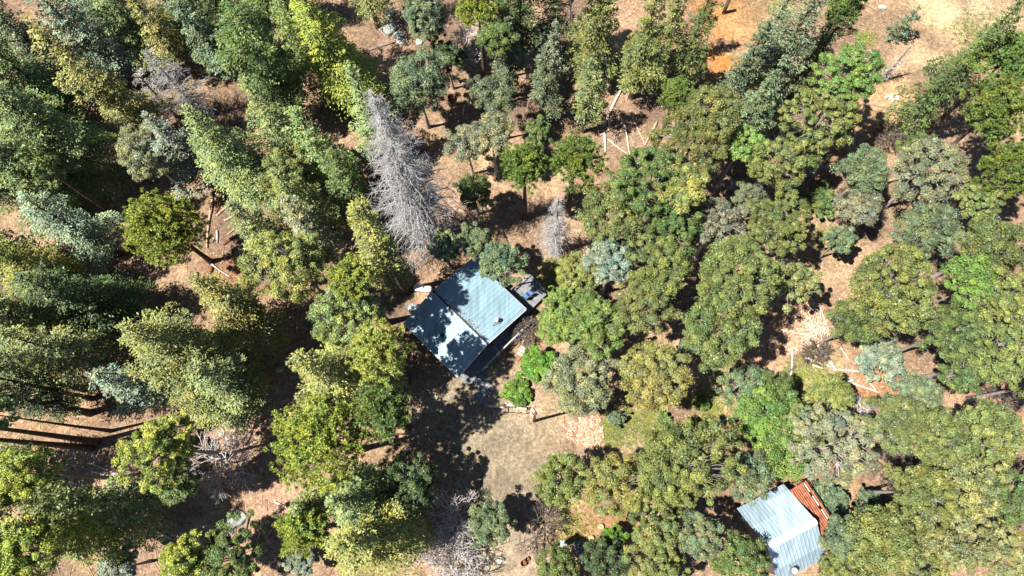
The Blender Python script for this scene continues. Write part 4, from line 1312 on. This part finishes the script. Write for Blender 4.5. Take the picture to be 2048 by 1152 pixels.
LOGS = [
 (1243, 176, 1206, 254, .16, 'long pale log with stubs above the crossing branch', M_paleLog, 7),
 (1254, 240, 1190, 276, .12, 'grey-brown branch crossing below the long pale log', M_log, 3),
 (1208, 262, 1211, 304, .13, 'short pale log with side twigs below the crossing', M_paleLog, 6),
 (1247, 240, 1262, 320, .08, 'thin straight pale pole to the right of the crossing', M_paleLog, 0),
 (1215, 278, 1258, 312, .06, 'thin curved white branch near the lower clearing', M_paleLog, 0),
 (1314, 244, 1289, 292, .15, 'pale grey log at the edge of the wide olive oak', M_log, 2),
 (1265, 235, 1288, 285, .04, 'very thin pale branch left of the grey log', M_paleLog, 0),
 (1289, 172, 1325, 177, .14, 'short pale log in shade under the tall olive fir', M_log, 0),
 (925, 168, 962, 182, .14, 'bleached log right of the shaded hollow near the top', M_paleLog, 2),
 (941, 188, 936, 206, .07, 'tiny pale stick near the rusty ring', M_paleLog, 0),
 (929, 212, 926, 232, .07, 'tiny upright pale stick below the rusty ring', M_paleLog, 0),
 (736, 32, 775, 78, .08, 'thin white branch across the boulders', M_dead, 2),
 (738, 102, 800, 82, .13, 'dark curved log below the boulders', M_greyLog, 3),
 (425, 383, 413, 496, .14, 'long straight pole right of the vivid lime pine', M_log, 0),
 (461, 396, 475, 428, .2, 'thick pale log by the grey tangle', M_dead, 1),
 (448, 441, 478, 427, .13, 'pale log pointing at the thick pale log', M_log, 1),
 (464, 405, 432, 431, .14, 'split brown log in the upper log jam', M_log, 2),
 (444, 402, 430, 428, .1, 'reddish thin log in the upper log jam', M_rust, 1),
 (409, 518, 462, 556, .11, 'grey log with the shadow beneath the log jam', M_dead, 3),
 (456, 507, 441, 527, .1, 'short tan log above the grey log', M_log, 0),
 (470, 456, 455, 468, .1, 'short grey log in the middle of the jam', M_log, 0),
 (467, 473, 446, 489, .16, 'rotten orange log in the middle of the jam', M_rust, 0),
 (434, 460, 434, 486, .12, 'short upright pale log left of the rotten one', M_dead, 0),
 (391, 545, 402, 582, .2, 'thick split log at the lower left of the jam', M_log, 0),
 (424, 533, 418, 562, .16, 'reddish split log next to the white block', M_rust, 0),
 (439, 540, 436, 558, .07, 'thin stick beside the grey log shadow', M_log, 0),
 (207, 527, 230, 576, .12, 'tan log left of the small green bush, left clearing', M_log, 1),
 (497, 1032, 489, 1085, .12, 'brown log right of the grey boulder', M_greyLog, 0),
 (527, 1043, 516, 1077, .1, 'thin brown log right of the brown one near the boulder', M_log, 0),
 (550, 1003, 576, 1016, .1, 'pale branch at the shadow edge left of the lime pine', M_paleLog, 1),
 (185, 942, 215, 951, .09, 'bleached branch in the pale soil patch at lower left', M_dead, 3),
 (215, 951, 268, 940, .09, 'second bleached branch meeting the first at lower left', M_dead, 2),
 (178, 925, 222, 942, .05, 'thin pale stick above the bleached branches', M_paleLog, 0),
 (138, 802, 156, 824, .07, 'pale stick between dark trunks at the left', M_paleLog, 0),
 (315, 1062, 345, 1078, .12, 'pale root-like branch at the lower left', M_dead, 4),
 (1634, 690, 1669, 736, .17, 'thick pale felled log pointing at the cut centre', M_paleLog, 2),
 (1607, 715, 1663, 735, .14, 'pale felled log coming from the left of the cut centre', M_paleLog, 2),
 (1665, 740, 1739, 743, .12, 'pale felled log running right from the cut centre', M_paleLog, 3),
 (1668, 736, 1690, 758, .13, 'short splintered log below the cut centre', M_paleLog, 3),
 (1704, 766, 1760, 786, .1, 'long thin pale log on the orange bank', M_paleLog, 1),
 (1740, 767, 1752, 781, .08, 'short pale stick on the orange bank', M_paleLog, 0),
 (1585, 700, 1581, 752, .12, 'upright-lying pale log over the dark branch', M_dead, 0),
 (1682, 695, 1698, 719, .07, 'thin tan stick in the bare brown patch', M_paleLog, 0),
 (1623, 730, 1645, 737, .09, 'short pale log below the left felled log', M_paleLog, 0),
 (1600, 683, 1624, 675, .1, 'pale log under the brush pile', M_dead, 0),
 (1641, 613, 1641, 638, .1, 'pale log between two leaning oak trunks', M_dead, 0),
 (1626, 612, 1638, 630, .07, 'thin grey stick near the orange track', M_dead, 0),
 (1590, 733, 1560, 757, .12, 'dark fallen branch left of the felled logs', M_darktwig, 3),
 (1593, 317, 1634, 366, .07, 'thin dark straight branch on brown soil above the grey brush', M_darktwig, 2),
 (1578, 321, 1573, 345, .1, 'pale short log by the olive green oak', M_paleLog, 0),
 (1746, 210, 1798, 229, .1, 'grey fallen branch below the firewood rounds', M_greyLog, 3),
 (1637, 360, 1690, 342, .07, 'dark branch on brown soil left of the teal oak', M_darktwig, 2),
 (1440, 843, 1468, 833, .09, 'bleached branch in the pale grassy patch', M_dead, 1),
 (1452, 890, 1468, 880, .15, 'short grey log at the foot of the large yellow-green oak', M_dead, 0),
 (1460, 792, 1474, 785, .14, 'short grey log by the teal low oak', M_dead, 0),
 (1738, 1018, 1792, 1009, .3, 'curved pale trunk lying under the olive oak', M_log, 0),
 (1140, 870, 1141, 872, .05, 'tiny pale stub in the chip bed', M_paleLog, 0),
 (800, 925, 850, 930, .05, 'thin dark branch on the ground left of the yard', M_darktwig, 2),
 (1000, 1090, 1035, 1078, .05, 'thin dark branch on the yard near the grey-green oak', M_darktwig, 2),
 (1030, 1092, 1085, 1066, .08, 'dark twiggy branch crossing the lower yard edge', M_darktwig, 6),
 (1120, 122, 1165, 121, .07, 'dark thin branch on soil left of the red platform', M_darktwig, 2)]
for a in LOGS:
    x1, y1, x2, y2, r, lb, mt, st = a
    log(x1, y1, x2, y2, r*1.2, lb, mt, stubs=st)
# log border of the garden
for x1, y1, x2, y2, r, lb in ((976, 812, 1009, 815, .12, 'leftmost thin pale log of the garden border'), (1010, 809, 1032, 812, .2, 'thick pale log of the border behind the bench frame'),
        (1033, 815, 1054, 818, .18, 'bleached thick log of the border right of the cut gap'), (1059, 820, 1068, 838, .12, 'slanting thin pale log next to the utility pole'),
        (1063, 817, 1073, 830, .15, 'second slanting log touching the grey twiggy oak')):
    o = log(x1, y1, x2, y2, r, lb, M_paleLog, r2=r*.9, name='border_log')
    o['group'] = 'logs bordering the garden'
# bench frame
b0 = G(1011, 826); b1 = G(1054, 828)
bf = empty('bench_frame', b0, math.atan2((b1-b0).y, (b1-b0).x)); tag(bf, 'empty dark metal bench frame in front of the garden border logs', 'bench')
bl = (b1-b0).length
for x in (0.02, bl-.02):
    MB().beam((x, 0, .0), (x, 0, .45), .05).beam((x, .55, 0), (x, .6, .85), .05).beam((x, 0, .45), (x, .58, .45), .05).beam((x, 0, .62), (x, .58, .62), .05).build('side_frame', M_black, bf)
MB().beam((0, 0, .45), (bl, 0, .45), .045).beam((0, .6, .83), (bl, .6, .83), .045).beam((0, .55, .45), (bl, .55, .45), .03).build('rail', M_black, bf)
# utility pole with cable
pb = G(1068, 842)
up = empty('utility_pole', pb); tag(up, 'brown wooden utility pole at the corner of the garden border', 'pole')
MB().tube([(0, 0, -.3), (.02, 0, 4), (.05, .02, 7.3)], [.17, .15, .12], 12).build('pole', simple('pole_wood', (.2, .09, .05), .9, var=.4), up, smooth=True)
MB().beam((-.35, 0, 6.9), (.45, 0, 6.9), .1, .12).build('crossarm', M_wall, up)
for x in (-.3, .4): MB().lathe([(.05, 0), (.07, .06), (.04, .14)], (x, 0, 6.96), 10).build('insulator', M_white, up)
def cable(a, b, sag, r, label, mat):
    a, b = Vector(a), Vector(b); n = 14
    path = [a.lerp(b, i/n)-Vector((0, 0, sag*4*(i/n)*(1-i/n))) for i in range(n+1)]
    o = MB().tube([p-a for p in path], [r]*(n+1), 5).build('overhead_cable', mat, loc=a)
    return tag(o, label, 'cable', 'overhead cables')
cable(pb+Vector((.4, 0, 7.0)), at(1108, 1300, 7.0), .6, .009, 'pale overhead cable running from the utility pole to the bottom edge', M_metal)
cable(at(1211, 60, 6.5), at(1226, 420, 6.5), .5, .009, 'pale overhead cable crossing the clearing of fallen logs', M_metal)

# flagstones + brick edging
for i, (x, y, w, h, r, lb) in enumerate(((1047, 672, 13, 11, .5, 'topmost flat flagstone of the garden steps'), (1051, 684, 15, 12, .3, 'second broad flagstone of the garden steps'), (1046, 696, 14, 5, .7, 'third narrow stone slab of the garden steps'), (1043, 702, 13, 5, .7, 'fourth narrow stone slab of the garden steps'), (1040, 708, 12, 5, .7, 'lowest narrow stone slab of the garden steps'))):
    q = G(x, y); nn = 7
    pts = [(math.cos(k/nn*6.28)*w/36*(1+.15*rng.normal()), math.sin(k/nn*6.28)*h/36*(1+.15*rng.normal())) for k in range(nn)] if i < 2 else [(-w/36, -h/36), (w/36, -h/36), (w/36, h/36), (-w/36, h/36)]
    m = len(pts)
    V = [(a, b, -.05) for a, b in pts]+[(a, b, .13) for a, b in pts]
    F = [tuple(range(m))[::-1], tuple(range(m, 2*m))]+[(k, (k+1) % m, m+(k+1) % m, m+k) for k in range(m)]
    o = MB().add(V, F).build('flagstone', M_stone, loc=q, bevel=.02); o.rotation_euler = (0, 0, -.45 if i > 1 else r)
    tag(o, lb, 'stone', 'flagstones of the garden steps')
o = MB().box((0, 0, .1), (.7, .16, .2)).build('brick_edging', M_brick, loc=G(1039, 718), bevel=.015); o.rotation_euler = (0, 0, .75)
tag(o, 'short red brick edging left of the vivid green bush', 'edging')

# stumps, barrels, rusty ring
for x, y, r, lb in ((1201, 1053, .3, 'cut stump with orange top, upper right of the two stumps'), (1182, 1076, .28, 'cut stump with orange top, nearer the dark boulder')):
    o = empty('tree_stump', G(x, y)); tag(o, lb, 'stump', 'cut stumps')
    MB().lathe([(r*1.3, -.1), (r*1.1, .05), (r, .3), (r, .4)], (0, 0, 0), 14).build('bark', M_log, o, smooth=False)
    MB().lathe([(r*.86, .38), (r*.84, .412), (.05, .415)], (0, 0, 0), 14).build('cut_face', M_rust if False else simple('cut_wood', (.6, .27, .12), .8, var=.3, scale=8), o)
for x, y, r, h, lb in ((1047, 1126, .3, .45, 'larger rusty open bucket on the lower dirt yard'), (1055, 1118, .22, .35, 'smaller rusty open bucket on the lower dirt yard')):
    o = MB().lathe([(r*.8, 0), (r, h), (r*1.04, h), (r*.9, h-.02), (r*.75, .06)], (0, 0, .01), 18).build('rusty_bucket', M_rust, loc=G(x, y))
    tag(o, lb, 'bucket', 'rusty buckets')
o = MB().lathe([(.42, 0), (.44, .5), (.46, .5), (.38, .48), (.36, .05)], (0, 0, 0), 20).build('fire_ring', M_rust, loc=G(903, 199))
tag(o, 'rusty orange fire ring in the clearing near the top', 'fire ring')
# reddish wooden platform near the top
q = G(1203, 104)
o = empty('wooden_platform', q); tag(o, 'brick-red plank platform on short pale legs near the top centre', 'platform')
mb = MB()
for i in range(9): mb.box((0, .14+i*.29, .62), (1.45, .27, .05))
mb.build('boards', M_redwood, o)
MB().beam((-.76, 0, .66), (-.76, 2.7, .66), .07).beam((.76, 0, .66), (.76, 2.7, .66), .07).build('side_rails', M_wall, o)
for x in (-.66, .66):
    for y in (.1, 2.55): MB().beam((x, y, -.1), (x, y, .58), .1).build('leg', M_offwhite, o)
# post on the orange slope
q = G(1447, 27)
o = empty('wooden_post', q); tag(o, 'thick brown wooden post standing on the orange slope', 'post')
MB().tube([(0, 0, -.3), (0, 0, 1.2), (.02, 0, 2.8)], [.25, .24, .23], 14).build('post', M_bark, o, smooth=True)
MB().box((-.05, -.2, .12), (.22, .12, .3)).build('base_block', M_rust, o, bevel=.02)
# firewood rounds
for i, (x, y, lb) in enumerate(((1771, 196, 'leftmost pale firewood round in the road clearing'), (1778, 199, 'second pale firewood round from the left in the clearing'), (1783, 204, 'lowest pale firewood round in the clearing'), (1792, 200, 'rightmost pale firewood round in the clearing'), (1781, 194, 'topmost pale firewood round in the clearing'))):
    o = MB().tube([(-.28, 0, .2), (.28, 0, .2)], [.2, .2], 10).build('firewood_round', M_paleLog, loc=G(x, y)); o.rotation_euler = (0, 0, 1.2+.4*rng.normal())
    tag(o, lb, 'firewood', 'pale firewood rounds')
o = MB().box((0, 0, .2), (.6, .28, .3)).build('wood_block', M_offwhite, loc=G(420, 566), bevel=.03); o.rotation_euler = (0, 0, -.45)
tag(o, 'white sawn wood block at the lower end of the log jam', 'wood block')
# brush pile
q = G(1625, 660); parts = []
n = 46; a = rng.normal(size=n)*.5+.9*(rng.random(n) < .5)*1.3; L = rng.uniform(.5, 1.3, n)
Cc = np.stack([rng.normal(size=n)*.9, rng.normal(size=n)*.7, .08+.4*rng.random(n)], 1)
dd = np.stack([np.cos(a), np.sin(a), rng.normal(size=n)*.15], 1)*L[:, None]
V, F = segs(Cc-dd, Cc+dd, .045, .03, 5)
o = mesh_np('brush_pile', V, F, M_paleLog, loc=q); tag(o, 'heap of bleached sticks on the orange track', 'brush pile')

# boulders
def boulder(px, py, rx, ry, rz_, label, mat=None, seed=0):
    r = np.random.default_rng(seed+int(px)); n = 14; m = 9
    V = []; F = []
    k = norm(r.normal(size=(9, 3)))
    kd = r.uniform(.55, .95, 9)
    for i in range(m):
        th = math.pi*i/(m-1)*.98+.01
        for j in range(n):
            ph = 2*math.pi*j/n
            d = np.array([math.sin(th)*math.cos(ph), math.sin(th)*math.sin(ph), math.cos(th)])
            s = 1.0
            for q_, w_ in zip(k, kd):
                dp = d@q_
                if dp > .2: s = min(s, w_/dp)
            V.append(d*s*(1+.04*r.normal())*np.array([rx, ry, rz_]))
    for i in range(m-1):
        for j in range(n): F.append((i*n+j, (i+1)*n+j, (i+1)*n+(j+1) % n, i*n+(j+1) % n))
    q = G(px, py); q.z += rz_*.3
    o = mesh_np('boulder', np.array(V), F, mat or M_rock, loc=q); o.rotation_euler = (0, 0, r.random()*3)
    return tag(o, label, 'rock', 'boulders on the forest floor')
for a in ((475, 1040, 1.25, 1.05, .8, 'large greenish boulder in the lower left clearing'), (449, 1066, .65, .5, .5, 'medium boulder left below the large greenish one'), (463, 1064, .35, .3, .2, 'small pale stone between the two lower left boulders'),
          (1122, 1092, .8, .6, .25, 'flat grey slab left of the dark boulder'), (1001, 1120, .45, .4, .35, 'grey stone on the left rim of the lower yard'), (975, 1128, .35, .3, .2, 'small stone at the bottom near the leafless shrubs'),
          (893, 174, .35, .3, .3, 'small pale boulder in the hollow near the fire ring'), (780, 30, .8, .7, .5, 'pale boulder at the top of the rock pile'), (765, 55, .9, .7, .5, 'left boulder of the rock pile under the white branch'),
          (778, 62, 1.2, .8, .6, 'largest pale flat boulder in the rock pile'), (797, 72, .9, .6, .5, 'boulder on the lower right of the rock pile'), (803, 84, .7, .6, .4, 'lowest boulder of the rock pile'),
          (838, 86, .6, .5, .3, 'pale stone right of the rock pile'), (872, 62, .8, .5, .5, 'boulder in the shade right of the bluish oak'), (858, 35, .6, .6, .4, 'rounded boulder under the bluish oak near the top'), (883, 25, .5, .4, .3, 'small boulder at the top left of the lime pine'),
          (197, 570, 1.5, .9, .7, 'dark mossy boulder beside the shaded crown, left'), (254, 568, .4, .35, .25, 'small greenish stone in the left clearing'), (146, 960, .3, .3, .25, 'small stone on pale soil at lower left'), (443, 868, .35, .3, .25, 'small stone next to the slim snag'),
          (1622, 610, .35, .25, .2, 'small grey-blue stone on the orange track'), (1699, 762, .6, .45, .3, 'pale greenish stone at the end of the felled logs'), (1991, 440, .6, .5, .3, 'pale stone in orange soil near the right edge'),
          (1652, 335, .35, .22, .2, 'small pale stone on brown soil left of the teal oak'), (558, 738, .5, .4, .3, 'stone in the shade right of the golden-tipped fir'), (1763, 15, .5, .6, .4, 'pale stone at the foot of the trunk left of the road')):
    boulder(*a)
boulder(1172, 1102, 1.5, 1.2, .9, 'dark streaked boulder by the low dark oak', M_darkrock)
boulder(818, 899, .5, .35, .3, 'dark stone at the left edge of the dirt yard', M_darkrock)
# green tufts
n = 5200
pts = [(1250, 845, 45), (1225, 870, 25), (1425, 815, 35), (1630, 745, 40), (1120, 545, 35), (1135, 600, 30), (1600, 760, 30), (1140, 1050, 35), (1950, 60, 50), (1560, 20, 30), (275, 562, 14), (1730, 75, 20), (1300, 850, 30), (1660, 480, 30), (1830, 460, 40), (1570, 470, 30), (1110, 580, 25)]
xs, ys = [], []
for x, y, r in pts:
    m = int(n*r/560); q = at(x, y)
    xs.append(q.x+rng.normal(size=m)*r/30); ys.append(q.y+rng.normal(size=m)*r/30)
xs = np.concatenate(xs); ys = np.concatenate(ys); n = len(xs)*5
xs = np.repeat(xs, 5)+rng.normal(size=n)*.06; ys = np.repeat(ys, 5)+rng.normal(size=n)*.06
z = gz(xs, ys); a = rng.random(n)*6.28; L = .1+.16*rng.random(n)
d = np.stack([np.cos(a)*.8, np.sin(a)*.8, np.full(n, .7)], 1)*L[:, None]; sd = np.stack([-np.sin(a), np.cos(a), a*0], 1)*.035
P0 = np.stack([xs, ys, z], 1)
V = np.stack([P0-sd, P0+sd, P0+d+sd*.4, P0+d-sd*.4], 1)
o = mesh_np('grass_tufts', V.reshape(-1, 3), np.arange(4*n).reshape(-1, 4), M_leaf, attrs={'v': ('FACE', 'FLOAT', rng.random(n)), 'tip': ('FACE', 'FLOAT', rng.random(n))})
o.color = (.17, .21, .05, .5)
tag(o, 'thin green and yellow grass tufts in the sunny gaps', 'grass', kind='stuff')
